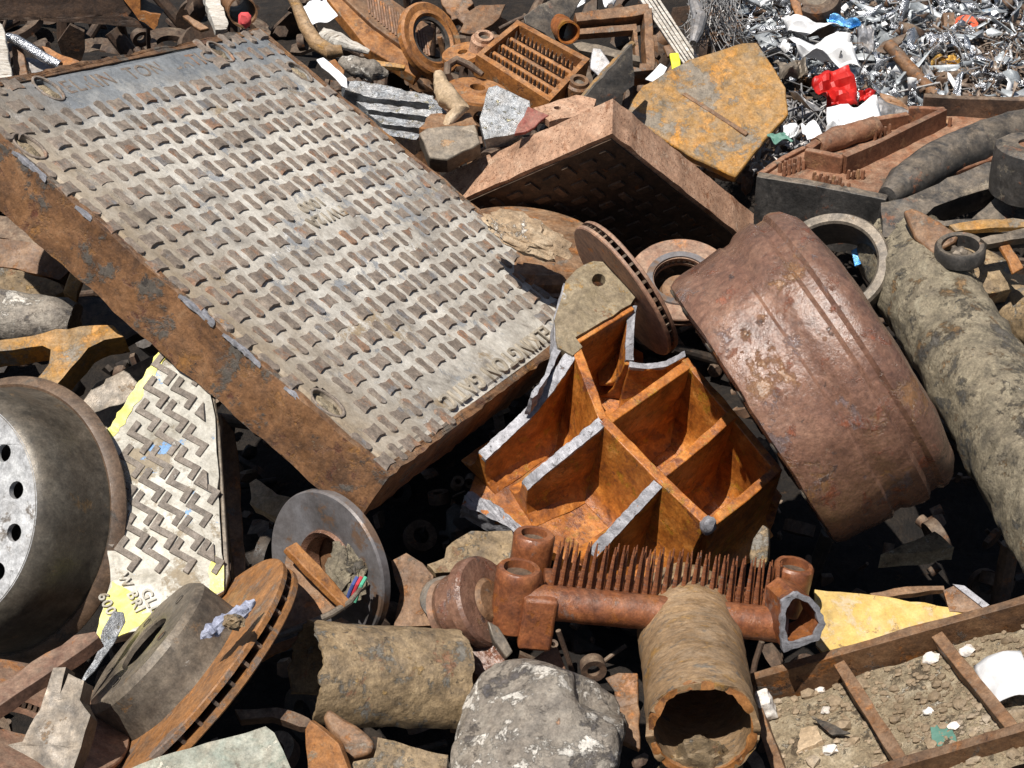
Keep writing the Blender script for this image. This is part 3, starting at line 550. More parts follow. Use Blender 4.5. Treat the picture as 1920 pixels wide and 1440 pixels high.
# painted tread plate with zigzag lugs
tr = plate('tread_plate', 'cream painted tread plate with zigzag lugs and faded yellow edges, beside the truck wheel', 'tread plate', 'tread_paint',
    [(300, 654), (386, 700), (404, 780), (412, 940), (420, 1108), (330, 1165), (176, 1202), (206, 1090), (196, 960), (150, 890)], (310, 900, 2.52), V(.10, -.46, .88), th=.035, jg=.002, bevel=.004)
pl = tr.pl
def zig(cx, cy, k=1.0):
    c = [(-3, -30), (-18, -9), (17, 10), (3, 30)]; w2 = 5.8
    L_, R_ = [], []
    for i, p in enumerate(c):
        a = Vector(c[max(i - 1, 0)]); b = Vector(c[min(i + 1, 3)]); d1 = (Vector(c[i]) - a).normalized() if i else (b - a).normalized(); d2 = (b - Vector(c[i])).normalized() if i < 3 else d1
        n1 = Vector((-d1.y, d1.x)); n2 = Vector((-d2.y, d2.x)); m_ = (n1 + n2); m_ = m_ / max(.35, m_.dot(n1)); L_.append(Vector(p) + m_ * w2); R_.append(Vector(p) - m_ * w2)
    return [(cx + q.x * k, cy + q.y * k) for q in L_ + R_[::-1]]
o0 = pl.uv(310, 900); g = G().prism([(a - o0[0], b - o0[1]) for a, b in pl.poly(zig(310, 900, 1.0))], -.004, .0045); zl = tr.part('zigzag_lug', g, 'tread_lug', bevel=.001); first = True
for i in range(-6, 7):
    for j in range(-6, 7):
        x, y = 263 + 52 * i - 15 * j, 822 + 2 * i + 43 * j
        l = 300 - (y - 654) * .62; rr = 372 + (y - 700) * .085
        if not (max(l, 165) + 24 < x < rr and 690 < y < 1075): continue
        o = zl if first else copyobj(zl, tr.o); first = False; u = pl.uv(x, y); o.matrix_local = Matrix.Translation((u[0], u[1], R.uniform(-.002, .0005))) @ Matrix.Rotation(R.gauss(0, .02), 4, 'Z')
for cx, cy in ((378, 775), (384, 905), (397, 1040)):
    tr.part('triangle_lug', G().prism(pl.poly([(cx + 4, cy - 20), (cx + 6, cy + 16), (cx - 13, cy + 2)]), -.004, .006), 'tread_lug', M=pl.M, bevel=.001)
for poly in ([(300, 656), (315, 664), (222, 810), (186, 842), (192, 822)], [(402, 1040), (418, 1052), (420, 1106), (396, 1116), (390, 1070)], [(210, 1090), (250, 1112), (300, 1150), (240, 1186), (176, 1210), (190, 1150)]):
    tr.part('yellow_patch', G().prism(jag(pl.poly(poly), .008, .003, 2), -.002, .0007), 'lemon_paint', M=pl.M)
zd = V(.38, .92, 0)
def letters(body, px, py, size, rot):
    u = pl.uv(px, py); text('lettering', body, size, Matrix.Translation((u[0], u[1], .001)) @ Matrix.Rotation(rad(rot), 4, 'Z'), tr.o, 'tread_paint', .003)
letters('W BRI', 246, 1112, .022, -60); letters('GLL', 282, 1128, .022, -60); letters('600E', 204, 1140, .022, -60)
tr.part('edge_flange', G().prism(pl.poly([(388, 700), (400, 722), (412, 800), (430, 1075), (421, 1108), (413, 940), (405, 780)]), -.05, -.006), 'iron_grey', M=pl.M, bevel=.002)
pp_('upright_bar', 'narrow brown steel bar standing right of the tread plate', 'steel bar', 'rust_brown', [(414, 775), (440, 810), (450, 900), (462, 1085), (440, 1100), (428, 1000)], (440, 930, 2.66), V(.3, -.4, .85), th=.02)

# dirt filled grid tray at the bottom right
tpl = PL(1660, 1270, 2.40, Vector((-.42, .03, .90)))
tray = Thing('divided_tray', 'rusty divided iron tray filled with soil and pebbles at the lower right', 'tray', tpl.M)
def bar(name, a, b, wd, z0, z1, m='rust_brown'):
    A, B = Vector(tpl.uv(*a)), Vector(tpl.uv(*b)); t = (B - A).normalized(); q = Vector((-t.y, t.x)) * wd / 2
    tray.part(name, G().prism([tuple(A + q), tuple(B + q), tuple(B - q), tuple(A - q)], z0, z1), m, bevel=.002, rough=(.03, .0022, 16, a[0]))
bar('far_rail', (1395, 1272), (1960, 1112), .016, -.10, 0); bar('near_rail', (1560, 1468), (1990, 1342), .016, -.10, .001)
bar('divider', (1572, 1240), (1696, 1436), .018, -.10, -.001); bar('divider', (1756, 1188), (1906, 1372), .018, -.10, -.001); bar('divider', (1405, 1290), (1480, 1500), .016, -.10, -.002)
def soil(px, py, u, v): return
q0, q1, q2, q3 = (Vector(tpl.uv(*p)) for p in ((1400, 1290), (2000, 1120), (2090, 1340), (1500, 1560)))
def sz(x, y): return -.036 + .012 * noise.fractal(Vector((x * 9, y * 9, 1)), .9, 2, 5) - .020 * noise.noise(Vector((x * 4, y * 4, 7)))
def sfn(a, b): p = q0.lerp(q1, a).lerp(q3.lerp(q2, a), b); return (p.x, p.y, sz(p.x, p.y))
tray.part('soil_fill', G().grid(110, 70, sfn), 'soil')['kind'] = 'stuff'
sb = G()
for _ in range(1300):
    p = q0.lerp(q1, R.random()).lerp(q3.lerp(q2, R.random()), R.random()); s_ = .0012 + .0022 * R.expovariate(1)
    sb.blob((p.x, p.y, sz(p.x, p.y) + s_ * .3), (s_, s_ * R.uniform(.6, 1), s_ * .6), 1, .3, 2, R.random() * 9)
tray.part('pebbles', sb, 'pebble')['kind'] = 'stuff'
def litter(name, label, cat, m, pts, off=-.026, th=.003, rough=None):
    g = G().prism(jag(tpl.poly(pts, off), .006, .0015, pts[0][0]), off - th, off); return solo(name, label, cat, g, m, M=tpl.M, bevel=.0006, rough=rough)
litter('green_chip', 'flat green plastic chip with a notch, lying on the tray soil', 'plastic chip', 'green_plastic', [(1744, 1362), (1776, 1354), (1792, 1380), (1792, 1396), (1774, 1380), (1764, 1404), (1748, 1390)])
litter('cut_strip', 'dark plastic strip with white edge lying on the tray soil', 'plastic strip', 'iron_black', [(1520, 1342), (1548, 1352), (1594, 1374), (1560, 1378), (1545, 1366)], -.018)
tray_w = tpl.uv(1880, 1265)
g = G().grid(12, 10, lambda a, b: (tray_w[0] + (a - .5) * .070, tray_w[1] + (b - .5) * .088, .012 * math.sin(a * 3.1) - .012 + .006 * noise.noise(Vector((a * 3, b * 3, 2)))))
solo('white_panel_scrap', 'bright white curved sheet scrap lying on the tray at the right edge', 'sheet scrap', g, 'white_sheet', M=tpl.M, solid=.002)
for k, (x, y, s_, lb) in enumerate([(1698, 1208, .010, 'white stone lying against the far rail of the tray'), (1748, 1240, .013, 'largest white stone on the soil near the second divider'), (1546, 1326, .008, 'small round white stone left in the first tray bay'), (1740, 1334, .008, 'oval white pebble in the middle tray bay above the green chip'), (1815, 1228, .011, 'pale stone right of the second tray divider'), (1560, 1410, .012, 'white stone at the bottom of the first tray bay'), (1790, 1365, .009, 'pale rounded stone beside the green chip'), (1530, 1280, .008, 'pink white stone near the far rail in the first bay')]):
    u = tpl.uv(x, y, -.03); solo('white_stone', lb, 'stone', G().blob((u[0], u[1], sz(u[0], u[1]) + s_ * .4), (s_, s_ * .8, s_ * .6), 2, .35, 1.6, k * 3.3), 'white_stone', M=tpl.M, group='white stones on the tray soil')
u = tpl.uv(1432, 1310); solo('grey_block_scrap', 'small pale grey chunk standing in the tray corner by the broken pipe', 'chunk', G().box((u[0], u[1], -.015), (.02, .03, .04)), 'white_stone', M=tpl.M, bevel=.003, rough=(.008, .004, 60, 2))
u = tpl.uv(1505, 1370); solo('pink_stone_slab', 'flat pinkish stone slab lying in the first tray bay', 'stone', G().prism(jag([(u[0] + a, u[1] + b) for a, b in ((-.02, -.018), (.022, -.01), (.018, .02), (-.006, .026))], .006, .002), -.036, -.020), 'pebble', M=tpl.M, bevel=.002)
pp_('yellow_plate', 'pale yellow painted steel plate sloping down behind the divided tray', 'steel plate', 'yellow_paint', [(1528, 1106), (1600, 1112), (1760, 1136), (1890, 1160), (1760, 1190), (1560, 1240), (1530, 1210)], (1680, 1165, 2.55), V(-.05, -.62, .78), th=.008, jg=.001)
plate('angle_offcut', 'small torch cut angle offcut lying on the yellow plate', 'offcut', 'rust_brown', [(1770, 1108), (1790, 1098), (1852, 1136), (1835, 1148), (1780, 1146)], (1805, 1125, 2.56), V(-.2, -.5, .8), th=.02).part('cut_edge', G().prism(PL(1805, 1125, 2.56, V(-.2, -.5, .8)).poly([(1786, 1097), (1808, 1100), (1855, 1136), (1844, 1142)]), .0, .004), 'bright_break', M=PL(1805, 1125, 2.56, V(-.2, -.5, .8)).M)
pp_('ledge_plate', 'dusty brown plate end showing in the dark under the big drum', 'steel plate', 'soil', [(1652, 1040), (1752, 997), (1790, 1026), (1720, 1036)], (1720, 1020, 2.80), V(0, -.8, .6), th=.03)
pp_('curved_tooth', 'short curved brown iron tooth standing between casting and header boss', 'iron tooth', 'crust_ochre', [(1404, 1040), (1412, 1010), (1430, 984), (1440, 990), (1438, 1050), (1430, 1066), (1408, 1062)], (1420, 1025, 2.62), V(-.3, -.2, .9), th=.02)
pp_('rusty_flat', 'thin brown flat bar lying across the dark behind the yellow plate', 'steel bar', 'rust_brown', [(1630, 1112), (1700, 1100), (1770, 1098), (1772, 1106), (1640, 1120)], (1700, 1108, 2.62), V(0, -.7, .7), th=.01)

# ---------------------------------------------------------------- white crusted lump
lm = Thing('crusted_lump', 'grey lump of iron crusted with white scale at the bottom centre', 'iron lump', frame(U(1012, 1376, 2.30), V(0, -.7, .7)))
FR = random.Random(21); FAC = [(Vector((FR.gauss(0, 1), FR.gauss(0, 1), FR.gauss(.35, .8))).normalized(), FR.uniform(.74, .98)) for _ in range(20)]
g = G(); b = bmesh.new(); bmesh.ops.create_icosphere(b, subdivisions=5, radius=1); b.normal_update(); vv = []
for q in b.verts:
    p = q.co.copy(); k = 1 + .14 * noise.fractal(p * 1.5 + Vector((2.2, 5.1, .3)), .8, 2, 5) + .22 * math.exp(-((p - Vector((-.15, .75, .6))).length / .5) ** 2) - .30 * math.exp(-((p - Vector((.60, .30, .65))).length / .34) ** 2) + .26 * math.exp(-((p - Vector((.75, -.45, .4))).length / .45) ** 2) + .03 * noise.fractal(p * 6, .8, 2, 4)
    p = p * k
    for fn_, fd_ in FAC:
        ex = p.dot(fn_) - fd_
        if ex > 0: p = p - fn_ * ex * .7
    p = p + q.normal * .018 * noise.fractal(p * 7, .7, 2.1, 4); vv.append((p.x * .134, p.y * .140, p.z * .095 - .02))
g.add(vv, [tuple(x.index for x in f.verts) for f in b.faces]); b.free(); lm.part('body', g, 'lump', smooth=45)
# ---------------------------------------------------------------- scrap at the left edge
pp_('yellow_bracket', 'yellow rusted cast bracket forking above the truck wheel', 'bracket', 'yellow_rust', [(-30, 640), (60, 630), (150, 610), (212, 609), (233, 631), (196, 637), (165, 652), (132, 690), (100, 728), (66, 714), (92, 682), (97, 656), (80, 648), (-30, 664)], (120, 650, 2.72), V(0, -.5, .85), th=.05, bevel=.005, rough=(.03, .003, 15, 2))
pp_('curved_plate', 'grey rust streaked plate corner behind the tread plate', 'steel plate', 'iron_grey', [(145, 765), (180, 718), (232, 694), (288, 664), (300, 700), (200, 840), (160, 806)], (225, 745, 2.92), V(-.1, -.4, .9), th=.03)
pp_('flat_casting', 'dark brown flat iron bar end at the left edge under the cover', 'iron bar', 'rust_dark', [(-30, 400), (45, 412), (118, 455), (132, 470), (100, 466), (-30, 440)], (40, 440, 3.05), V(0, -.7, .7), th=.03, bevel=.004)
pp_('iron_block', 'orange brown iron block stacked at the left edge under the cover', 'iron block', 'rust_brown', [(-30, 446), (60, 456), (128, 482), (136, 500), (112, 526), (30, 504), (-30, 498)], (40, 480, 2.98), V(.1, -.25, .95), th=.09, bevel=.008, rough=(.03, .004, 14, 6))
pp_('tan_block', 'tan rusty block below the orange brown one at the left edge', 'iron block', 'crust_ochre', [(-30, 498), (40, 508), (112, 530), (122, 546), (100, 556), (-30, 556)], (40, 530, 2.94), V(0, -.15, .97), th=.08, bevel=.006)
solo('mortar_lump', 'grey mortar crusted pipe stub with white end, left of the yellow bracket', 'pipe stub', G().tube([(-.16, 0, 0), (-.08, 0, 0), (0, 0, 0), (.075, 0, 0), (.095, 0, 0)], [.045, .047, .046, .047, .040], 28), 'lump', M=frame(U(40, 598, 2.86), V(.1, -.8, .6), V(1, -.02, .1)), rough=(.012, .005, 26, 3))
pp_('flat_stub', 'short ochre flat bar standing under the edge of the big cover', 'steel bar', 'yellow_rust', [(136, 492), (160, 508), (144, 564), (118, 548)], (138, 530, 2.92), V(.2, -.35, .9), th=.02)
pp_('black_plate', 'flat dark plate in the shade left of the tread plate', 'steel plate', 'iron_black', [(118, 556), (210, 560), (272, 618), (230, 640), (92, 630)], (170, 600, 2.95), V(0, -.7, .7), th=.02)
# ---------------------------------------------------------------- bottom left
pp_('bracket_casting', 'brown and grey cast bracket at the bottom left corner', 'bracket', 'iron_grey', [(-20, 1400), (44, 1392), (74, 1330), (100, 1252), (124, 1250), (112, 1300), (128, 1262), (158, 1276), (150, 1312), (168, 1342), (152, 1400), (132, 1456), (-20, 1456)], (90, 1370, 2.12), V(-.1, -.4, .9), th=.035, bevel=.005, rough=(.02, .003, 20, 4))
pp_('curved_bar', 'long curved rusty bar pointing right below the truck wheel', 'steel bar', 'rotor_rust', [(-30, 1302), (60, 1240), (140, 1192), (178, 1184), (186, 1194), (160, 1214), (90, 1262), (-30, 1340)], (80, 1245, 2.17), V(-.2, -.75, .6), th=.02, bevel=.004)
pp_('silver_offcut', 'thin bright silver metal blade wedged behind the rotor hat', 'metal blade', 'zinc', [(148, 1290), (160, 1262), (186, 1214), (192, 1182), (214, 1146), (232, 1148), (236, 1166), (214, 1206), (180, 1256)], (195, 1210, 2.30), V(.45, -.3, .8), th=.004)
pp_('pale_block', 'pale green grey painted block at the bottom edge left of centre', 'block', 'teal_block', [(230, 1446), (300, 1420), (420, 1384), (498, 1362), (514, 1374), (560, 1470), (240, 1490)], (420, 1410, 2.12), V(.05, -.5, .85), th=.12, bevel=.010, rough=(.03, .003, 14, 2))
solo('blue_rag', 'twisted blue grey rag lying on the front rotor', 'rag', G().tube([U(382, 1188, 2.15), U(400, 1182, 2.145), U(418, 1165, 2.15), U(440, 1158, 2.16), U(460, 1146, 2.17), U(476, 1128, 2.18)], [.006, .011, .008, .010, .007, .003], 16), 'blue_cloth', rough=(.005, .006, 90, 2))
solo('straw_wad', 'small straw coloured wad of fibres beside the blue rag', 'fibre wad', G().blob(tuple(U(438, 1166, 2.14)), (.014, .010, .009), 3, .6, 3, 2), 'crust_ochre')
pp_('tan_sheet', 'dusty tan sheet metal panel behind the front rotor', 'sheet metal', 'rust_brown', [(540, 1030), (560, 1026), (608, 1074), (658, 1128), (640, 1142), (570, 1170), (480, 1206), (520, 1120)], (580, 1110, 2.42), V(.15, -.5, .85), th=.006)
pp_('sheet_flange', 'narrow orange edged flange leaning on the steel brake disc', 'steel bar', 'rust_bright', [(536, 1026), (556, 1016), (640, 1106), (660, 1128), (646, 1138), (600, 1092)], (600, 1080, 2.40), V(.5, -.6, .6), th=.012)
solo('rubber_hose', 'thin grey hose curving below the tan sheet', 'hose', G().tube([U(496, 1194, 2.36), U(530, 1188, 2.36), U(570, 1174, 2.37), U(620, 1152, 2.38), U(655, 1130, 2.40), U(676, 1104, 2.43)], [.006, .0055, .0055, .0055, .005, .003], 10), 'iron_grey')
pp_('lower_tan_sheet', 'lower tan plate lying above the split ochre pipe', 'sheet metal', 'rust_brown', [(440, 1262), (470, 1226), (560, 1190), (640, 1158), (662, 1170), (560, 1198), (540, 1216), (470, 1246)], (550, 1205, 2.46), V(0, -.6, .8), th=.006)
solo('grey_rag', 'crumpled grey fabric scrap on the steel brake disc', 'fabric scrap', G().blob((0, 0, 0), (.030, .045, .012), 4, .5, 2.2, 6), 'crust', M=frame(U(648, 1078, 2.52), V(-.2, -.3, .9)))
for k, (m, lb) in enumerate((('cable_blue', 'blue insulated wire end on the steel brake disc'), ('cable_red', 'red insulated wire end on the steel brake disc'), ('cable_green', 'green insulated wire end on the steel brake disc'))):
    x = 656 + k * 8; solo('insulated_wire', lb, 'wire', G().tube([U(x + 14, 1082, 2.47), U(x + 6, 1096, 2.465), U(x, 1110, 2.47), U(x - 6, 1128, 2.48)], .0032, 8), m, group='coloured wire ends on the disc')
pp_('backing_plate', 'tan pressed backing plate right of the steel brake disc', 'steel plate', 'rust_brown', [(734, 1052), (762, 1038), (792, 1056), (812, 1080), (806, 1172), (738, 1176), (750, 1112)], (772, 1110, 2.56), V(-.3, -.3, .9), th=.012, bevel=.005)
pp_('lens_plate', 'dark curved disc edge between the backing plate and the hub', 'disc', 'iron_black', ell(838, 1124, 52, 44), (838, 1122, 2.52), V(-.3, -.5, .8), th=.010, bevel=.004)
lathe_thing('wheel_hub', 'purple brown wheel hub lying on its side left of the pinned header', 'wheel hub', 906, 1128, 2.46, EL(.75, -.30, .55), [
    ('flange', [(.020, .012), (.066, .010), (.070, .004), (.070, -.012), (.058, -.016), (.054, -.05), (.048, -.058), (.020, -.06)], 'rust_purple', dict(smooth=30)), ('bearing_face', [(0, .020), (.028, .018), (.034, .012), (0, .012)], 'rust_brown', {}), ('rear_ring', [(.030, -.060), (.050, -.060), (.052, -.070), (.030, -.072)], 'rotor_rust', {})])
pp_('hub_shield', 'bent purple grey shield running down from the hub', 'steel plate', 'rust_purple', [(846, 1196), (870, 1160), (906, 1180), (950, 1230), (945, 1262), (905, 1284), (880, 1250)], (900, 1220, 2.44), V(-.3, -.3, .9), th=.01, bevel=.003)
pp_('hub_lever', 'small grey brown lever beside the wheel hub', 'lever', 'iron_grey', [(915, 1165), (935, 1175), (962, 1222), (950, 1234), (925, 1200)], (938, 1200, 2.42), V(.2, -.4, .9), th=.015)
pp_('brown_chunk', 'ochre brown iron chunk reaching left from the header boss', 'iron chunk', 'crust_ochre', [(800, 1058), (832, 1044), (838, 1028), (884, 998), (960, 994), (964, 1046), (930, 1060), (870, 1072), (816, 1074)], (880, 1035, 2.62), V(-.1, -.6, .8), th=.045, bevel=.006, rough=(.02, .005, 20, 7))
pp_('ochre_plate', 'narrow ochre plate standing between split pipe and white lump', 'steel plate', 'rust_brown', [(850, 1258), (898, 1252), (902, 1296), (868, 1376), (846, 1372)], (872, 1310, 2.44), V(.2, -.3, .9), th=.012)
pp_('rotor_shard', 'brown broken rotor shard behind the white crusted lump', 'rotor shard', 'rotor_rust', [(1000, 1240), (1030, 1218), (1046, 1212), (1062, 1256), (1060, 1300), (1020, 1290)], (1040, 1255, 2.48), V(.4, -.3, .85), th=.02, bevel=.003)
pp_('bracket_scrap', 'small pale brown bracket left of the broken pipe', 'bracket', 'rust_brown', [(1136, 1272), (1160, 1262), (1196, 1262), (1196, 1345), (1150, 1330), (1152, 1296)], (1165, 1300, 2.45), V(-.1, -.3, .9), th=.015)
pp_('flat_scrap', 'brown flat scrap between the white lump and the broken pipe', 'steel plate', 'rust_brown', [(1106, 1342), (1196, 1316), (1200, 1404), (1160, 1386)], (1155, 1355, 2.40), V(0, -.7, .7), th=.012)
pp_('orange_fin', 'dark orange fin of iron under the left end of the split pipe', 'iron fin', 'rust_bright', [(574, 1368), (582, 1352), (634, 1394), (660, 1460), (578, 1460)], (615, 1410, 2.16), V(-.3, -.1, .9), th=.012)
pp_('brown_wedge', 'brown wedge of iron lying under the split pipe', 'iron wedge', 'rust_brown', [(606, 1344), (616, 1328), (690, 1378), (702, 1392), (696, 1412), (656, 1422)], (655, 1380, 2.22), V(0, -.6, .8), th=.03, bevel=.005)
pp_('ochre_shard', 'ragged ochre pipe shard at the bottom edge left of the white lump', 'pipe shard', 'crust_ochre', [(656, 1450), (664, 1430), (700, 1420), (708, 1382), (770, 1394), (838, 1418), (836, 1456), (700, 1470)], (750, 1420, 2.18), V(0, -.6, .8), th=.025, bevel=.006, rough=(.02, .004, 22, 3))
pp_('pale_chunk', 'pale rough chunk in the dark left of the cover corner', 'chunk', 'pebble', [(468, 906), (480, 898), (520, 924), (562, 944), (548, 978), (500, 962), (470, 944)], (515, 938, 2.85), V(-.2, -.6, .8), th=.03, rough=(.02, .005, 24, 2))
pp_('arc_bar', 'dark curved bar in the shade below the split pipe', 'steel bar', 'rust_dark', [(440, 1330), (520, 1326), (580, 1346), (600, 1366), (560, 1362), (510, 1344), (450, 1350)], (520, 1342, 2.24), V(0, -.7, .7), th=.015)
# ---------------------------------------------------------------- behind the big cover, centre
lathe_thing('shaded_drum', 'brown drum lying under the tipped cover behind the big cover edge', 'brake drum', 985, 486, 3.42, EL(.12, -.95, .50), [
    ('shell', [(0, .052), (.10, .051), (.165, .046), (.177, .030), (.179, .012), (.187, .008), (.189, -.02), (.181, -.03), (.181, -.12), (0, -.12)], 'rust_brown', dict(seg=90, smooth=28))])
solo('pale_crust', 'pale crusty lump on the brown drum beside the cover edge', 'scale lump', G().blob((0, 0, 0), (.090, .040, .018), 4, .35, 2, 8), 'pale_crust', M=frame(U(985, 440, 3.14), V(.1, -.6, .8), V(1, .75, 0)))
# finned zinc block
zp = PL(740, 195, 3.62, V(.05, -.55, .83)); fb = Thing('finned_block', 'broken galvanised finned casting behind the right edge of the big cover', 'finned casting', zp.M)
for k, P in enumerate(([(640, 150), (700, 156), (812, 180), (814, 194), (700, 184), (648, 168)], [(668, 190), (818, 208), (818, 220), (690, 206)], [(690, 214), (816, 232), (814, 243), (716, 232)], [(700, 236), (790, 252), (780, 262), (730, 254)])):
    fb.part('fin', G().prism(jag(zp.poly(P), .01, .002, k), -.05, .0), 'zinc', M=zp.M, bevel=.001, rough=(.015, .003, 40, k))
fb.part('end_web', G().prism(jag(zp.poly([(806, 178), (830, 192), (838, 226), (816, 246), (800, 240)]), .008, .004), -.05, -.002), 'zinc', M=zp.M, rough=(.012, .005, 40, 5))
fb.part('base', G().prism(zp.poly([(640, 152), (812, 180), (815, 245), (720, 262)]), -.06, -.048), 'iron_grey', M=zp.M)
pp_('grey_slab', 'flat grey brown slab between finned casting and tipped cover', 'slab', 'iron_grey', [(785, 250), (800, 240), (890, 233), (902, 268), (838, 300), (806, 296)], (850, 262, 3.50), V(0, -.45, .9), th=.05, bevel=.005)
pp_('tan_slab', 'tan slab lying on the grey slab behind the cover edge', 'slab', 'rust_brown', [(786, 240), (808, 214), (880, 212), (896, 234), (800, 244)], (840, 228, 3.55), V(0, -.8, .6), th=.03, bevel=.004)
pp_('steel_block', 'shiny torn steel block with bright scuffed face above the tipped cover', 'steel block', 'zinc', [(916, 164), (932, 158), (992, 190), (994, 202), (966, 250), (908, 262), (898, 222)], (945, 210, 3.52), V(-.05, -.3, .95), th=.05, bevel=.004, rough=(.02, .003, 18, 5))
pp_('red_plate', 'dull red painted plate corner beside the shiny steel block', 'steel plate', 'red_brown', [(990, 200), (1030, 216), (986, 248), (966, 250)], (1000, 225, 3.48), V(.2, -.4, .9), th=.01)
pp_('pink_rust_plate', 'pinkish rusted plate with bolt hole above the tipped cover', 'steel plate', 'tan_rust', [(1000, 202), (1080, 178), (1118, 186), (1110, 210), (1030, 228), (1015, 214)], (1060, 200, 3.52), V(0, -.7, .7), th=.015, holes=[ell(1045, 202, 7, 3, 10)])
# ---------------------------------------------------------------- top centre
wp = PL(730, 60, 4.0, V(.25, -.50, .83)); wd = Thing('wedge_casting', 'long tapering rusty casting with ribbed top, at the top left of centre', 'casting', wp.M)
wd.part('ribbed_top', G().prism(wp.poly([(636, -12), (724, -10), (816, 54), (800, 118), (700, 48)]), -.02, 0), 'rust_brown', M=wp.M, bevel=.003)
wd.part('side_plate', G().prism(wp.poly([(612, -14), (636, -14), (700, 46), (798, 118), (782, 138), (690, 84)]), -.045, -.012), 'rust_bright', M=wp.M, bevel=.003, rough=(.03, .002, 20, 1))
rb = None
for i in range(22):
    a = i / 21; p = wp.uv(690 + a * 112, 8 + a * 78)
    if rb is None: rb = o = wd.part('rib', G().box((0, 0, .001), (.0035, .085, .004)), 'rotor_rust')
    else: o = copyobj(rb, wd.o)
    o.matrix_local = Matrix.Translation((p[0], p[1], 0)) @ Matrix.Rotation(.15, 4, 'Z') @ Matrix.Diagonal((1, .75 + .3 * math.sin(a * 3.1), 1, 1))
lathe_thing('ring_gear', 'thick rusty orange ring standing beside the ribbed casting', 'ring', 808, 74, 3.98, EL(.75, -.2, .72), [('ring', [(.058, .004), (.064, .010), (.074, .006), (.090, .008), (.095, .002), (.095, -.012), (.058, -.014)], 'rust_bright', dict(smooth=25)), ('seal', [(.050, .002), (.058, .004), (.058, -.006), (.050, -.006)], 'iron_black', {})])
# orange radiator
op = PL(1000, 112, 3.78, V(.12, -.66, .74)); ob = Thing('radiator_box', 'orange rusted radiator box with rows of teeth, at the top centre', 'radiator', op.M)
oc = [(893, 102), (970, 37), (1106, 110), (1031, 190)]; ic = [(907, 101), (973, 47), (1092, 112), (1028, 177)]
ob.part('frame', G().prism(op.poly(oc), -.06, 0, [op.poly(ic)]), 'rust_bright', M=op.M, bevel=.003, rough=(.02, .0015, 22, 1))
ob.part('tray_floor', G().prism(op.poly([(900, 101), (971, 42), (1098, 111), (1029, 183)]), -.045, -.028), 'rust_bright', M=op.M)
th_ = None; c0, c1, c2, c3 = (Vector(op.uv(*p)) for p in ic)
for r_ in range(4):
    fa = (r_ + .55) / 4.1
    A, B = c0.lerp(c1, fa), c3.lerp(c2, fa); t = (B - A).normalized()
    for i in range(15):
        p = A.lerp(B, (i + .7) / 16)
        if th_ is None: th_ = o = ob.part('tooth', G().tube([(0, 0, -.030), (0, 0, -.012), (0, 0, -.002)], [.0042, .0035, .0012], 6), 'rust_dark')
        else: o = copyobj(th_, ob.o)
        o.matrix_local = Matrix.Translation((p.x, p.y, 0)) @ Matrix.Rotation(R.gauss(0, .12), 4, 'X')
    if r_ < 3:
        fb2 = (r_ + 1.05) / 4.1; A, B = c0.lerp(c1, fb2), c3.lerp(c2, fb2); q = Vector((-t.y, t.x)) * .006
        ob.part('ridge', G().prism([tuple(A + q), tuple(B + q), tuple(B - q), tuple(A - q)], -.030, -.013), 'rust_bright', bevel=.004)
for px, py, m in ((908, 66, 'tan_rust'), (1086, 150, 'rust_brown')):
    bo = ob.part('port', G().lathe([(.014, .012), (.022, .012), (.024, .004), (.030, .0), (.034, -.05), (.014, -.05)], 32), m, M=op.M @ Matrix.Translation((*op.uv(px, py), -.012)))
    ob.part('port_bore', G().lathe([(0, .002), (.015, .002), (.015, -.004), (0, -.004)], 20), 'iron_black', M=op.M @ Matrix.Translation((*op.uv(px, py), -.012)), parent=bo)
lathe_thing('flat_disc', 'rusty orange flat disc with hole lying below the radiator', 'disc', 895, 168, 3.70, EL(.15, -.95, .55), [('disc', [(.018, .006), (.030, .006), (.034, .0), (.072, -.002), (.074, -.008), (.018, -.008)], 'rust_bright', {})])
lathe_thing('gear_disc', 'orange brown toothed plate behind the radiator corner', 'gear', 868, 100, 3.85, EL(-.2, -.8, .6), [('disc', [(.012, .004), (.050, .004), (.052, -.006), (.012, -.006)], 'rust_bright', {})])
solo('iron_hook', 'dark bent iron hook left of the radiator', 'hook', G().tube([U(846, 152, 3.74), U(838, 140, 3.73), U(840, 122, 3.74), U(856, 112, 3.75), U(880, 122, 3.75), U(905, 140, 3.74)], [.008, .010, .010, .010, .009, .006], 10), 'rust_dark')
solo('pale_lever', 'pale tan lever shaped casting hanging right of the finned casting', 'lever', G().tube([U(822, 138, 3.60), U(828, 160, 3.58), U(842, 185, 3.56), U(862, 205, 3.55), U(846, 222, 3.55), U(838, 238, 3.55)], [.012, .018, .026, .020, .014, .010], 14), 'pebble', rough=(.01, .004, 40, 3))
pp_('leaf_plate', 'tan leaf shaped steel plate above the radiator', 'steel plate', 'rust_brown', [(862, 60), (876, 24), (900, 10), (948, 8), (936, 34), (896, 64)], (900, 36, 4.0), V(.1, -.5, .85), th=.008)
pp_('notched_gear', 'brown notched gear segment at the top edge above the ring', 'gear', 'rust_brown', [(826, 0), (845, -12), (880, -14), (888, 6), (876, 16), (886, 26), (870, 46), (858, 34), (846, 38)], (860, 14, 4.1), V(-.1, -.4, .9), th=.03, jg=.005, step=.012)
pp_('bent_dark_sheet', 'dark folded sheet standing behind the radiator', 'sheet metal', 'iron_black', [(982, 30), (1010, 10), (1064, -14), (1096, -14), (1062, 50), (1050, 90), (1020, 62), (985, 44)], (1035, 35, 3.98), V(.3, -.2, .9), th=.008)
pipe('orange_rim_pipe', 'short dark pipe with orange rim right of the radiator', U(1066, 62, 3.92), U(1040, 40, 4.05), .028, .004, 'rust_orange', seed=6, rings=8)
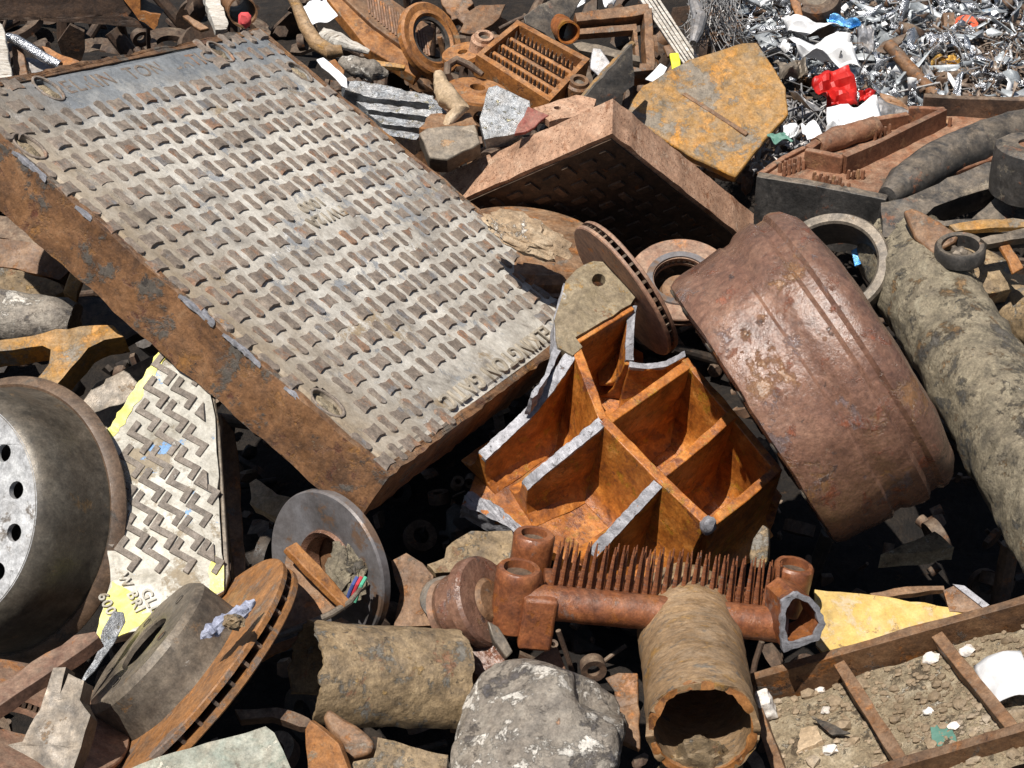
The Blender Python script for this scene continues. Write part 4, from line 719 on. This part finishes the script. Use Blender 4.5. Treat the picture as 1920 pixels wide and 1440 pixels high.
ap = PL(1160, 70, 3.95, V(.12, -.35, .93)); af = Thing('angle_iron', 'rusty angle iron corner standing at the top centre right', 'angle frame', ap.M)
af.part('top_leg', G().prism(jag(ap.poly([(1078, 24), (1216, 6), (1218, 24), (1190, 30), (1082, 40)]), .02, .002), -.05, 0), 'rust_brown', M=ap.M, bevel=.002)
af.part('side_leg', G().prism(jag(ap.poly([(1207, 22), (1222, 14), (1229, 124), (1212, 130)]), .02, .002), -.05, .002), 'rust_brown', M=ap.M, bevel=.002)
af.part('inner_flange', G().prism(jag(ap.poly([(1082, 46), (1196, 36), (1204, 120), (1198, 122), (1190, 48), (1084, 56)]), .02, .001), -.045, -.02), 'rust_brown', M=ap.M, bevel=.001)
af.part('foot', G().prism(ap.poly([(1184, 122), (1228, 122), (1226, 134), (1186, 138)]), -.06, .008), 'rust_brown', M=ap.M, bevel=.002)
pp_('steel_trough', 'dark steel trough side leaning right of the radiator', 'steel plate', 'iron_black', [(1084, 196), (1186, 82), (1190, 160), (1150, 186), (1120, 200)], (1145, 150, 3.62), V(.5, .1, .85), th=.01)
solo('trough_edge', 'straight rusty bar leaning diagonally right of the radiator', 'steel bar', G().tube([U(1084, 196, 3.60), U(1120, 156, 3.63), U(1186, 82, 3.72)], [.010, .011, .009], 8), 'yellow_rust', rough=(.01, .002, 30, 1))
pp_('grey_shard', 'translucent grey plastic shard beside the leaning bar', 'plastic shard', 'grey_sheet', [(1112, 90), (1126, 92), (1146, 122), (1128, 148), (1106, 128)], (1126, 120, 3.68), V(-.2, -.4, .9), th=.004)
pp_('grey_rail', 'thin grey brown rail lying behind the grey shard', 'rail', 'iron_grey', [(1074, 82), (1090, 78), (1200, 104), (1200, 116), (1086, 94)], (1140, 98, 3.85), V(0, -.6, .8), th=.02)
pp_('white_chip', 'small bright white plastic chip left of the yellow rusted plate', 'plastic chip', 'white_sheet', [(1209, 148), (1238, 118), (1251, 126), (1236, 157)], (1230, 138, 3.90), V(-.1, -.4, .9), th=.004)
pp_('yellow_tab', 'bright yellow painted strap above the yellow rusted plate', 'strap', 'yellow_strip', [(1256, 100), (1272, 98), (1277, 128), (1260, 134)], (1266, 116, 3.94), V(.1, -.3, .9), th=.006)
pp_('strap_end', 'brown rusty head of the yellow strap', 'strap', 'rust_brown', [(1244, 86), (1268, 78), (1272, 100), (1252, 106)], (1258, 92, 3.97), V(.1, -.4, .9), th=.010)
# corrugated white slats
sp_ = PL(1255, 60, 3.98, V(-.1, -.35, .92)); A, B, C_, D_ = (Vector(sp_.uv(*p)) for p in ((1192, -12), (1232, -12), (1318, 118), (1286, 128)))
ws = Thing('slatted_boards', 'white slatted panel running down beside the angle frame', 'slatted panel', sp_.M)
for k in range(5):
    a, b = k / 5 + .02, (k + 1) / 5 - .03; P = [tuple(A.lerp(B, a)), tuple(A.lerp(B, b)), tuple(D_.lerp(C_, b)), tuple(D_.lerp(C_, a))]
    ws.part('slat', G().prism(jag(P, .03, .001, k), -.012, R.uniform(-.003, .002)), 'white_wood', bevel=.001)
# yellow rusted plate
yp = plate('yellow_rust_plate', 'thick yellow rusted plate with cut corners behind the tipped cover', 'steel plate', 'yellow_rust', [(1172, 215), (1184, 186), (1206, 158), (1290, 112), (1392, 80), (1420, 78), (1442, 112), (1474, 164), (1479, 214), (1434, 262), (1380, 332), (1290, 290)], (1340, 200, 3.78), V(.06, -.42, .9), th=.022, jg=.002, bevel=.004, rough=(.03, .003, 12, 2))
yp.part('seam', G().prism(yp.pl.poly([(1278, 178), (1284, 174), (1404, 250), (1398, 256)]), -.004, .0035), 'rust_brown', M=yp.pl.M, bevel=.002)
# ---------------------------------------------------------------- right hand castings
lp = PL(1620, 320, 3.28, V(-.03, -.80, .60)); lc = Thing('studded_casting', 'long rusty cast frame with studs and raised inner walls at the right', 'casting', lp.M)
lc.part('bed', G().prism(lp.poly([(1424, 330), (1660, 374), (1800, 318), (1940, 268), (1940, 214), (1735, 208), (1640, 240), (1520, 272), (1460, 302)]), -.03, 0), 'rust_red', M=lp.M, bevel=.004, rough=(.03, .003, 14, 1))
def lwall(name, pts, wd, z0, z1, m='rust_red'):
    P = [Vector(lp.uv(*p)) for p in pts]; L_, R_ = [], []
    for i, p in enumerate(P):
        t = (P[min(i + 1, len(P) - 1)] - P[max(i - 1, 0)]).normalized(); q = Vector((-t.y, t.x)) * wd / 2; L_.append(tuple(p + q)); R_.append(tuple(p - q))
    return lc.part(name, G().prism(L_ + R_[::-1], z0, z1), m, bevel=.003, rough=(.03, .003, 16, pts[0][0] * .1))
lwall('front_wall', [(1420, 336), (1540, 356), (1662, 380)], .020, -.13, .012, 'iron_black')
lwall('inner_wall', [(1508, 312), (1578, 326)], .012, -.01, .040); lwall('inner_wall', [(1580, 326), (1640, 300), (1768, 236)], .014, -.01, .042)
lwall('inner_wall', [(1768, 234), (1700, 232)], .012, -.01, .040); lwall('inner_wall', [(1515, 300), (1540, 282), (1640, 246), (1700, 236)], .016, -.01, .030)
lwall('far_rail', [(1728, 214), (1940, 222)], .016, -.02, .045, 'rust_dark'); lwall('left_rim', [(1424, 332), (1470, 300), (1510, 280)], .012, -.05, .008)
pth = [lp.pt(x, y) + lp.n * .004 for x, y in ((1664, 372), (1696, 350), (1760, 306), (1850, 268), (1950, 240))]
lc.part('beam', G().tube([lp.I @ p for p in pth], [.020, .040, .044, .046, .046], 24), 'iron_black', rough=(.02, .004, 18, 4))
hm = [lp.pt(x, y) + lp.n * .016 for x, y in ((1530, 288), (1570, 272), (1640, 250))]; lc.part('hump', G().tube([lp.I @ p for p in hm], [.020, .026, .022], 16), 'rust_red', rough=(.015, .004, 25, 2))
sd = None
for x0, y0, n_, dx, dy in ((1462, 322, 5, 9, -3), (1470, 330, 5, 9, -3), (1526, 338, 5, 12, 3), (1530, 346, 6, 12, 3), (1590, 336, 4, 9, 0), (1720, 232, 6, 12, 1), (1560, 268, 3, 18, -4), (1640, 262, 4, 9, -4)):
    for i in range(n_):
        u = lp.uv(x0 + dx * i, y0 + dy * i)
        if sd is None: sd = o = lc.part('stud', G().tube([(0, 0, -.004), (0, 0, .016), (0, 0, .020)], [.0045, .004, .0025], 8), 'rust_red')
        else: o = copyobj(sd, lc.o)
        o.matrix_local = Matrix.Translation((u[0], u[1], .001)) @ Matrix.Rotation(R.gauss(0, .12), 4, 'X')
pp_('arm_casting', 'black iron arm casting with long oval opening at the right edge', 'casting', 'iron_black', [(1652, 380), (1700, 372), (1760, 344), (1850, 304), (1960, 286), (1960, 424), (1880, 436), (1822, 422), (1744, 424), (1690, 448), (1654, 444)], (1800, 375, 3.12), V(-.05, -.55, .83), th=.06, holes=[[(1733, 406), (1752, 388), (1800, 370), (1872, 348), (1870, 366), (1822, 412), (1770, 414)]], bevel=.010, rough=(.025, .004, 16, 3))
lathe_thing('round_boss', 'round black boss with rusty top at the far right edge', 'boss', 1936, 290, 3.06, EL(.05, -.95, .5), [('shell', [(.030, .02), (.060, .02), (.070, .012), (.072, 0), (.066, -.08), (.030, -.08)], 'iron_black', dict(rough=(.02, .003, 18, 1))), ('rusty_top', [(.0, .014), (.031, .014), (.031, .006), (0, .006)], 'rust_red', {})])
pp_('brown_brace', 'brown rusted brace plate wedged under the black arm', 'brace', 'rust_brown', [(1694, 396), (1712, 390), (1760, 414), (1800, 438), (1792, 452), (1752, 478), (1715, 446)], (1745, 430, 3.02), V(-.2, -.5, .85), th=.02, bevel=.004)
lathe_thing('small_dark_ring', 'small dark ring lying on the brown plates right of the crusted pipe', 'ring', 1800, 470, 2.98, EL(-.1, -.8, .6), [('ring', [(.034, .012), (.042, .014), (.046, .008), (.046, -.014), (.034, -.014)], 'iron_black', {})])
solo('grey_clod', 'grey clod sitting inside the small dark ring', 'clod', G().blob((0, 0, 0), (.020, .024, .014), 3, .4, 2, 3), 'iron_grey', M=frame(U(1800, 482, 2.98), V(0, -.7, .7)))
pp_('crusty_slab', 'brown crusty slab below the small dark ring', 'slab', 'crust_ochre', [(1770, 470), (1842, 458), (1893, 490), (1898, 542), (1850, 550), (1800, 530)], (1840, 505, 3.02), V(.1, -.5, .85), th=.04, bevel=.006, rough=(.02, .005, 20, 2))
pp_('orange_strap', 'short bright orange rusted strap at the right edge', 'strap', 'rust_bright', [(1876, 462), (1893, 458), (1920, 502), (1900, 513)], (1898, 485, 2.96), V(.2, -.4, .9), th=.008)
pp_('grey_lever', 'grey lever bar running right from the small dark ring', 'lever', 'iron_grey', [(1838, 446), (1940, 424), (1940, 444), (1852, 458)], (1890, 442, 2.97), V(0, -.6, .8), th=.015)
pp_('ochre_flat', 'ochre rusty strip showing under the black arm', 'strip', 'yellow_rust', [(1780, 422), (1838, 412), (1940, 410), (1940, 424), (1836, 430), (1792, 434)], (1850, 422, 3.03), V(0, -.7, .7), th=.01)
pp_('blue_card', 'small bright blue card inside the dark ring behind the drum', 'card', 'foil_blue', [(1596, 470), (1607, 464), (1624, 490), (1602, 500)], (1610, 482, 3.16), V(-.3, -.4, .85), th=.003)
# ---------------------------------------------------------------- top left
bm_ = plate('dark_beam', 'large dark rusted beam overhanging the top left corner', 'beam', 'rust_dark', [(-160, -110), (258, -60), (262, 2), (240, 30), (284, 54), (200, 46), (60, 38), (-160, 36)], (80, 0, 4.0), V(.05, .42, .9), th=.22, bevel=.006)
bm_.part('torn_end', G().prism(jag(bm_.pl.poly([(226, -12), (262, -30), (264, 18), (302, 26), (290, 54), (262, 36), (240, 6)]), .012, .004), .0, .012), 'rust_bright', M=bm_.pl.M)
pp_('grey_post', 'grey weathered post at the top left edge beside the cover', 'post', 'white_wood', [(-20, 30), (4, 46), (22, 146), (-20, 156)], (0, 95, 3.55), V(.1, -.3, .9), th=.03)
solo('chrome_tube', 'curved shiny chrome tube behind the far edge of the big cover', 'tube', G().tube([U(16, 70, 3.62), U(30, 74, 3.60), U(56, 90, 3.58), U(80, 106, 3.58), U(112, 122, 3.58)], [.010, .011, .011, .011, .010], 14), 'foil_silver')
pp_('orange_triangle', 'orange rusty triangular scrap behind the far edge of the big cover', 'steel plate', 'rust_bright', [(78, 86), (106, 98), (156, 118), (104, 124)], (108, 106, 3.60), V(-.2, -.5, .8), th=.01)
pp_('brown_bar_end', 'brown bar end standing behind the cover near the left edge', 'steel bar', 'rust_brown', [(22, 84), (42, 92), (52, 140), (24, 148)], (36, 115, 3.60), V(0, -.4, .9), th=.02)
pp_('pink_grey_sheet', 'pinkish grey sheet scrap under the chrome tube', 'sheet metal', 'grey_sheet', [(44, 108), (80, 112), (116, 124), (60, 138)], (72, 120, 3.62), V(0, -.6, .8), th=.004)
pp_('white_post', 'split white weathered timber post at the top behind the cover', 'timber post', 'white_wood', [(378, -20), (404, -20), (428, 44), (424, 54), (404, 56)], (404, 20, 3.80), V(.2, -.3, .9), th=.03, step=.01, jg=.003)
pp_('brown_splinter', 'brown splinter of steel in the dark behind the cover', 'splinter', 'rust_brown', [(342, 30), (352, 28), (392, 52), (376, 56)], (366, 42, 3.78), V(0, -.5, .85), th=.01)
solo('bent_tube', 'bent grey brown tube curving down behind the cover corner', 'tube', G().tube([U(540, -20, 3.80), U(556, 10, 3.77), U(572, 48, 3.74), U(592, 80, 3.72), U(620, 98, 3.70), U(642, 94, 3.70)], [.012, .013, .016, .018, .018, .012], 14), 'pipe_tan')
solo('white_rod', 'chipped white rod lying right of the bent tube', 'rod', G().tube([U(604, 64, 3.82), U(640, 78, 3.80), U(692, 98, 3.80)], [.018, .018, .006], 10), 'white_wood', rough=(.01, .004, 30, 2))
solo('white_log', 'rough white and pink plaster log left of the finned casting', 'plaster log', G().tube([U(640, 116, 3.68), U(660, 122, 3.67), U(700, 134, 3.67), U(728, 138, 3.68)], [.014, .022, .024, .010], 12), 'lump', rough=(.008, .006, 40, 1))
pp_('white_strip', 'narrow bright white strip along the cover right edge', 'strip', 'white_sheet', [(594, 112), (606, 108), (650, 146), (652, 166), (640, 160)], (622, 136, 3.58), V(.1, -.4, .9), th=.004)
pp_('rust_chip', 'orange brown chip beside the narrow white strip', 'chip', 'rust_bright', [(614, 116), (628, 110), (646, 132), (644, 146)], (630, 128, 3.62), V(.3, -.4, .9), th=.006)
pp_('dark_flat', 'dark ochre flat bar behind the finned casting', 'steel bar', 'yellow_rust', [(690, 112), (760, 122), (758, 128), (700, 122)], (725, 120, 3.74), V(0, -.6, .8), th=.01)
# ---------------------------------------------------------------- crumpled sheets
def sheet(name, label, cat, m, c, d, n, amp=.02, sc=3.0, seed=0, nx=12, ny=9, th=.0012, bend=0.0, at=None):
    cx = sum(p[0] for p in c) / 4; cy = sum(p[1] for p in c) / 4; pl = PL(cx, cy, d, n); A, B, C2, D2 = (Vector(pl.uv(*p)) for p in c); of = Vector((seed * 5.3, seed * 2.9, seed))
    def fn(a, b):
        p = A.lerp(B, a).lerp(D2.lerp(C2, a), b); q = Vector((a * sc * .62, b * sc * .62, 0)) + of
        h = amp * (2.2 * abs(noise.noise(q)) + .8 * abs(noise.noise(q * 2.1)) - .6) + bend * (a - .5) ** 2
        e = noise.noise_vector(q * 1.1) * amp * .55; return (p.x + e.x, p.y + e.y, h)
    return solo(name, label, cat, G().grid(nx, ny, fn), m, M=pl.M, solid=th, smooth=16)
sheet('white_sheet', 'large bright white crumpled sheet upper right of the yellow rusted plate', 'sheet metal', 'white_sheet', [(1476, 82), (1590, 66), (1608, 130), (1520, 112)], 4.05, V(-.1, -.6, .8), .035, 2.4, 1)
sheet('white_sheet', 'smaller white folded sheet above the large crumpled one', 'sheet metal', 'white_sheet', [(1462, 28), (1500, 34), (1578, 46), (1490, 66)], 4.2, V(-.2, -.5, .8), .030, 2.2, 2)
sheet('white_sheet', 'bright white torn sheet behind the studded casting', 'sheet metal', 'white_sheet', [(1546, 218), (1640, 186), (1672, 246), (1560, 254)], 3.55, V(0, -.6, .8), .030, 2.6, 3)
sheet('red_sheet', 'crumpled red painted sheet above the studded casting', 'sheet metal', 'red_sheet', [(1528, 148), (1590, 134), (1608, 196), (1545, 204)], 3.80, V(.1, -.4, .9), .045, 2.2, 4, th=.002)
sheet('red_strip', 'narrow red scrap right of the crumpled red sheet', 'sheet metal', 'red_sheet', [(1610, 172), (1640, 168), (1646, 188), (1612, 192)], 3.76, V(0, -.5, .8), .015, 2.5, 14)
sheet('blue_foil', 'shiny blue foil strip at the upper right', 'foil', 'foil_blue', [(1540, 30), (1590, 34), (1620, 52), (1560, 50)], 4.25, V(-.1, -.6, .8), .014, 3, 5)
sheet('gold_foil', 'crumpled gold foil scrap at the right', 'foil', 'foil_gold', [(1742, 116), (1790, 104), (1800, 132), (1750, 140)], 4.15, V(0, -.6, .8), .02, 3, 6)
sheet('grey_green_sheet', 'grey green sheet scrap right of the white crumpled sheet', 'sheet metal', 'grey_sheet', [(1608, 48), (1640, 50), (1638, 98), (1610, 100)], 4.15, V(-.2, -.4, .9), .022, 2.5, 7)
sheet('pale_blue_curl', 'pale blue grey curled strip right of the yellow rusted plate', 'strip', 'grey_sheet', [(1474, 176), (1500, 186), (1545, 206), (1530, 214)], 3.7, V(-.1, -.5, .85), .014, 2, 8, bend=.03)
sheet('dull_grey_sheet', 'dull grey sheet lying left of the studded casting rail', 'sheet metal', 'grey_sheet', [(1645, 178), (1712, 206), (1700, 226), (1640, 228)], 3.62, V(.1, -.5, .85), .016, 2, 9)
sheet('rusty_sheet', 'flat brown sheet leaning above the studded casting', 'sheet metal', 'rust_brown', [(1650, 172), (1716, 204), (1718, 216), (1660, 196)], 3.68, V(.1, -.5, .85), .006, 2, 10)
sheet('white_card', 'white card scrap beside the yellow rusted plate edge', 'card', 'white_sheet', [(1500, 238), (1526, 230), (1544, 252), (1512, 262)], 3.45, V(0, -.6, .8), .012, 2, 11)
sheet('tilted_white_card', 'tilted white card scrap left of the rusty cast hump', 'card', 'white_sheet', [(1466, 238), (1490, 230), (1496, 254), (1470, 260)], 3.48, V(.2, -.5, .8), .012, 2, 12)
sheet('green_card', 'dark green sheet scrap below the white card', 'card', 'green_plastic', [(1440, 252), (1470, 246), (1486, 262), (1450, 268)], 3.46, V(0, -.7, .7), .01, 2, 13)
sheet('white_foil', 'small white triangular sheet at the right above the shreds', 'sheet metal', 'white_sheet', [(1808, 84), (1826, 88), (1852, 108), (1830, 106)], 4.2, V(-.2, -.5, .8), .012, 2, 15)
sheet('bright_curl', 'bright curled metal strip below the gold foil', 'strip', 'foil_silver', [(1782, 184), (1796, 140), (1808, 136), (1800, 180)], 3.95, V(-.1, -.4, .9), .010, 2, 16)
sheet('white_back_sheet', 'bright white sheet behind the bent tube at the top', 'sheet metal', 'white_sheet', [(562, 18), (612, -6), (632, 30), (572, 52)], 3.92, V(-.1, -.5, .85), .02, 2, 17)
sheet('pale_tin', 'pale tin sheet peeking in above the dark folded sheet', 'sheet metal', 'white_sheet', [(1064, -10), (1100, -14), (1092, 10), (1070, 14)], 4.3, V(0, -.6, .8), .016, 2, 18)
sheet('second_pale_tin', 'pale tin sheet above the angle frame', 'sheet metal', 'white_sheet', [(1126, -14), (1160, -14), (1150, 6), (1130, 8)], 4.3, V(0, -.6, .8), .016, 2, 19)
sheet('dark_bent_sheet', 'dark grey bent sheet below the large white crumpled one', 'sheet metal', 'iron_grey', [(1450, 110), (1510, 108), (1508, 140), (1462, 150)], 3.85, V(.1, -.5, .85), .03, 2, 20)
sheet('silver_sheet', 'silvery wrinkled sheet among the shreds at the right', 'foil', 'foil_silver', [(1734, 60), (1780, 56), (1792, 84), (1744, 88)], 4.25, V(-.2, -.6, .8), .02, 3, 21)
sheet('grey_flat_sheet', 'flat grey painted sheet under the rusty pipe', 'sheet metal', 'grey_sheet', [(1708, 104), (1730, 110), (1756, 146), (1734, 140)], 4.08, V(-.2, -.5, .8), .008, 2, 22)
lathe_thing('top_drum', 'dark drum with orange flank at the top edge above the white sheets', 'drum', 1530, 8, 4.3, EL(-.1, -.4, .85), [('shell', [(.030, .03), (.046, .034), (.060, .028), (.066, .01), (.066, -.06), (.030, -.06)], 'rust_dark', {}), ('face', [(0, .012), (.031, .012), (.031, .004), (0, .004)], 'iron_grey', {})])
pp_('orange_flank', 'orange rusty plate leaning left of the dark drum at the top', 'steel plate', 'rust_bright', [(1480, -8), (1500, 4), (1506, 36), (1490, 26)], (1494, 14, 4.25), V(-.3, -.3, .9), th=.01)
pp_('orange_ring', 'orange plastic ring scrap at the upper right', 'plastic ring', 'orange_plastic', ell(1812, 44, 22, 16), (1812, 44, 4.35), V(.1, -.5, .85), th=.01, holes=[ell(1808, 50, 13, 9)])
pp_('red_brown_brick', 'brown block left of the orange plastic ring', 'block', 'rust_brown', [(1768, 24), (1790, 22), (1792, 48), (1770, 52)], (1780, 37, 4.35), V(0, -.4, .9), th=.03)
hp = Thing('rusty_rod', 'straight rusty pipe with dark plate head lying on the shreds at the right', 'pipe', frame(U(1716, 140, 4.05), V(0, -.7, .7)))
hp.part('rod', G().tube([hp.I @ U(1666, 84, 4.10), hp.I @ U(1716, 140, 4.03), hp.I @ U(1775, 202, 3.94)], .0165, 18), 'rust_brown', rough=(.012, .0015, 40, 1))
hq = PL(1666, 82, 4.13, V(-.2, -.3, .9)); hp.part('head_plate', G().prism(hq.poly([(1640, 96), (1656, 78), (1700, 62), (1690, 80), (1660, 100)]), -.01, 0), 'rust_dark', M=hq.M)
# bundle of thin wires
g = G()
for i in range(150):
    a = R.random(); x0, y0 = 1290 + 90 * a + R.gauss(0, 8), -20 + R.gauss(0, 12); x1, y1 = 1290 + 95 * R.random() + R.gauss(0, 16), 66 + R.gauss(0, 16); d0 = 4.05 + R.uniform(-.08, .06)
    g.tube([U(x0, y0, d0 + .1), U((x0 + x1) / 2 + R.gauss(0, 10), (y0 + y1) / 2 + R.gauss(0, 6), d0 + R.gauss(0, .03)), U(x1, y1, d0), U(x1 + R.gauss(0, 16), y1 + R.gauss(4, 10), d0 + R.gauss(.02, .04))], .0012, 4, cap=False)
tag(mk('wire_bundle', g, 'wire_steel'), 'tangled bundle of thin steel wires at the top right of centre', 'wire bundle', kind='stuff')
solo('grey_strap', 'pale grey flattened tube hanging in the wire bundle', 'tube', G().tube([U(1300, 0, 4.0), U(1312, 34, 3.95), U(1306, 60, 3.92), U(1300, 80, 3.9)], [.012, .018, .016, .008], 10), 'grey_sheet')
# ---------------------------------------------------------------- what nobody could count: shreds and buried scrap
def flake(g, p, s, el=1.0, seed=0):
    a = Vector((R.gauss(0, 1), R.gauss(0, 1), R.gauss(0, .6))).normalized(); b = a.orthogonal().normalized(); b = (Matrix.Rotation(R.uniform(0, 6.28), 3, a) @ b); c = a.cross(b); n_ = 2 if el < 2 else 3; k = R.uniform(-.6, .6); o = len(g.v); wd = R.uniform(.3, .9) if el < 2 else R.uniform(.2, .45)
    for i in range(n_ + 1):
        u = (i / n_ - .5) * s * el
        for j in (-.5, 0, .5): g.v.append(tuple(p + a * (u + R.gauss(0, s * .10)) + b * (j * s * wd * R.uniform(.6, 1.1)) + c * (k * (u * u) / (s * el + 1e-6) + R.gauss(0, s * .13))))
    for i in range(n_):
        for j in (0, 1): g.f.append((o + 3 * i + j, o + 3 * i + j + 1, o + 3 * i + j + 4, o + 3 * i + j + 3))
def shreds(name, label, m, n_, reg, zf, smin, smax, el=(.8, 2.4)):
    g = G()
    for _ in range(n_):
        x, y = reg(); s = smin * (smax / smin) ** (R.random() ** 1.8); flake(g, UZ(x, y, zf(x, y)), s, R.uniform(*el))
    return tag(mk(name, g, m, solid=.0008, smooth=20), label, 'metal shreds', kind='stuff')
def rgn():
    while True:
        x, y = R.uniform(1400, 1990), R.uniform(-90, 250)
        if y < 60 + (x - 1400) * .55 + R.uniform(-10, 30): return x, y
zs = lambda x, y: R.uniform(-.16, .03) + .03 * noise.noise(Vector((x * .01, y * .01, 0)))
shreds('aluminium_shreds', 'bright aluminium shreds heaped at the upper right', 'foil_silver', 2600, rgn, zs, .010, .065)
shreds('grey_shreds', 'dull grey sheet shreds heaped at the upper right', 'light_sheet', 1700, rgn, zs, .012, .075)
shreds('dark_shreds', 'dark steel shreds heaped at the upper right', 'rust_dark', 900, rgn, zs, .01, .06)
shreds('white_shreds', 'small white painted shreds scattered at the upper right', 'white_sheet', 700, rgn, zs, .008, .045)
shreds('brown_turnings', 'brown rusty turnings along the right edge of the shreds', 'turnings', 2600, lambda: (lambda x: (x, R.uniform(40, 215)))(R.uniform(1740, 1990)), lambda x, y: R.uniform(-.06, .03), .006, .024, (1.5, 4))
shreds('gap_shreds', 'small shreds filling the gap left of the studded casting', 'grey_sheet', 420, lambda: (R.uniform(1400, 1580), R.uniform(190, 320)), lambda x, y: R.uniform(-.14, -.02), .008, .04)
g = G()
for i in range(260):
    x, y = R.uniform(1380, 1980), R.uniform(-60, 220)
    p = UZ(x, y, R.uniform(-.08, .04)); L_ = R.uniform(.03, .10); a = Vector((R.gauss(0, 1), R.gauss(0, 1), R.gauss(0, .4))).normalized(); q = a.orthogonal() * R.gauss(0, .3) * L_
    g.tube([p - a * L_, p + q * .6, p + a * L_ * .6 + q, p + a * L_], R.uniform(.0012, .003), 5, cap=False)
tag(mk('loose_wires', g, 'wire_steel'), 'loose bits of wire strewn over the shreds', 'wire bits', kind='stuff')
# buried scrap: chunks, bars and bent plates filling the heap below the named things
def fill(name, label, m, n_, xr, yr, zr, smin, smax):
    g = G()
    for _ in range(n_):
        p = Vector((R.uniform(*xr), R.uniform(*yr), R.uniform(*zr))); s = smin * (smax / smin) ** (R.random() ** 1.5)
        M = Matrix.Translation(p) @ Matrix.Rotation(R.uniform(0, 6.28), 4, Vector((R.gauss(0, 1), R.gauss(0, 1), R.gauss(0, 1))).normalized()); k = R.random()
        if k < .35: g.prism([(s * R.uniform(.6, 1.1) * math.cos(a * 1.047 + R.uniform(0, .5)), s * R.uniform(.4, .8) * math.sin(a * 1.047)) for a in range(6)], -.006, .006, M=M)
        elif k < .6: g.tube([(0, 0, -s * 1.6), (0, s * .1, 0), (0, 0, s * 1.6)], s * R.uniform(.12, .3), 10, M=M)
        elif k < .8: g.lathe([(s * .45, -.01), (s * .9, -.012), (s * .9, .012), (s * .45, .01)], 22, M=M)
        else: g.blob((0, 0, 0), (s * .6, s * .5, s * .3), 2, .4, 1.6, R.random() * 20, M=M)
    return tag(mk(name, g, m, smooth=35), label, 'scrap', kind='stuff')
fill('buried_scrap', 'dark rusty scrap showing deep between the larger pieces', 'gap_shade_iron', 420, (-1.4, 1.5), (1.1, 4.4), (-.56, -.38), .03, .12)
fill('buried_castings', 'brown broken castings deep in the heap', 'gap_shade_iron', 260, (-1.4, 1.5), (1.1, 4.4), (-.56, -.40), .03, .10)
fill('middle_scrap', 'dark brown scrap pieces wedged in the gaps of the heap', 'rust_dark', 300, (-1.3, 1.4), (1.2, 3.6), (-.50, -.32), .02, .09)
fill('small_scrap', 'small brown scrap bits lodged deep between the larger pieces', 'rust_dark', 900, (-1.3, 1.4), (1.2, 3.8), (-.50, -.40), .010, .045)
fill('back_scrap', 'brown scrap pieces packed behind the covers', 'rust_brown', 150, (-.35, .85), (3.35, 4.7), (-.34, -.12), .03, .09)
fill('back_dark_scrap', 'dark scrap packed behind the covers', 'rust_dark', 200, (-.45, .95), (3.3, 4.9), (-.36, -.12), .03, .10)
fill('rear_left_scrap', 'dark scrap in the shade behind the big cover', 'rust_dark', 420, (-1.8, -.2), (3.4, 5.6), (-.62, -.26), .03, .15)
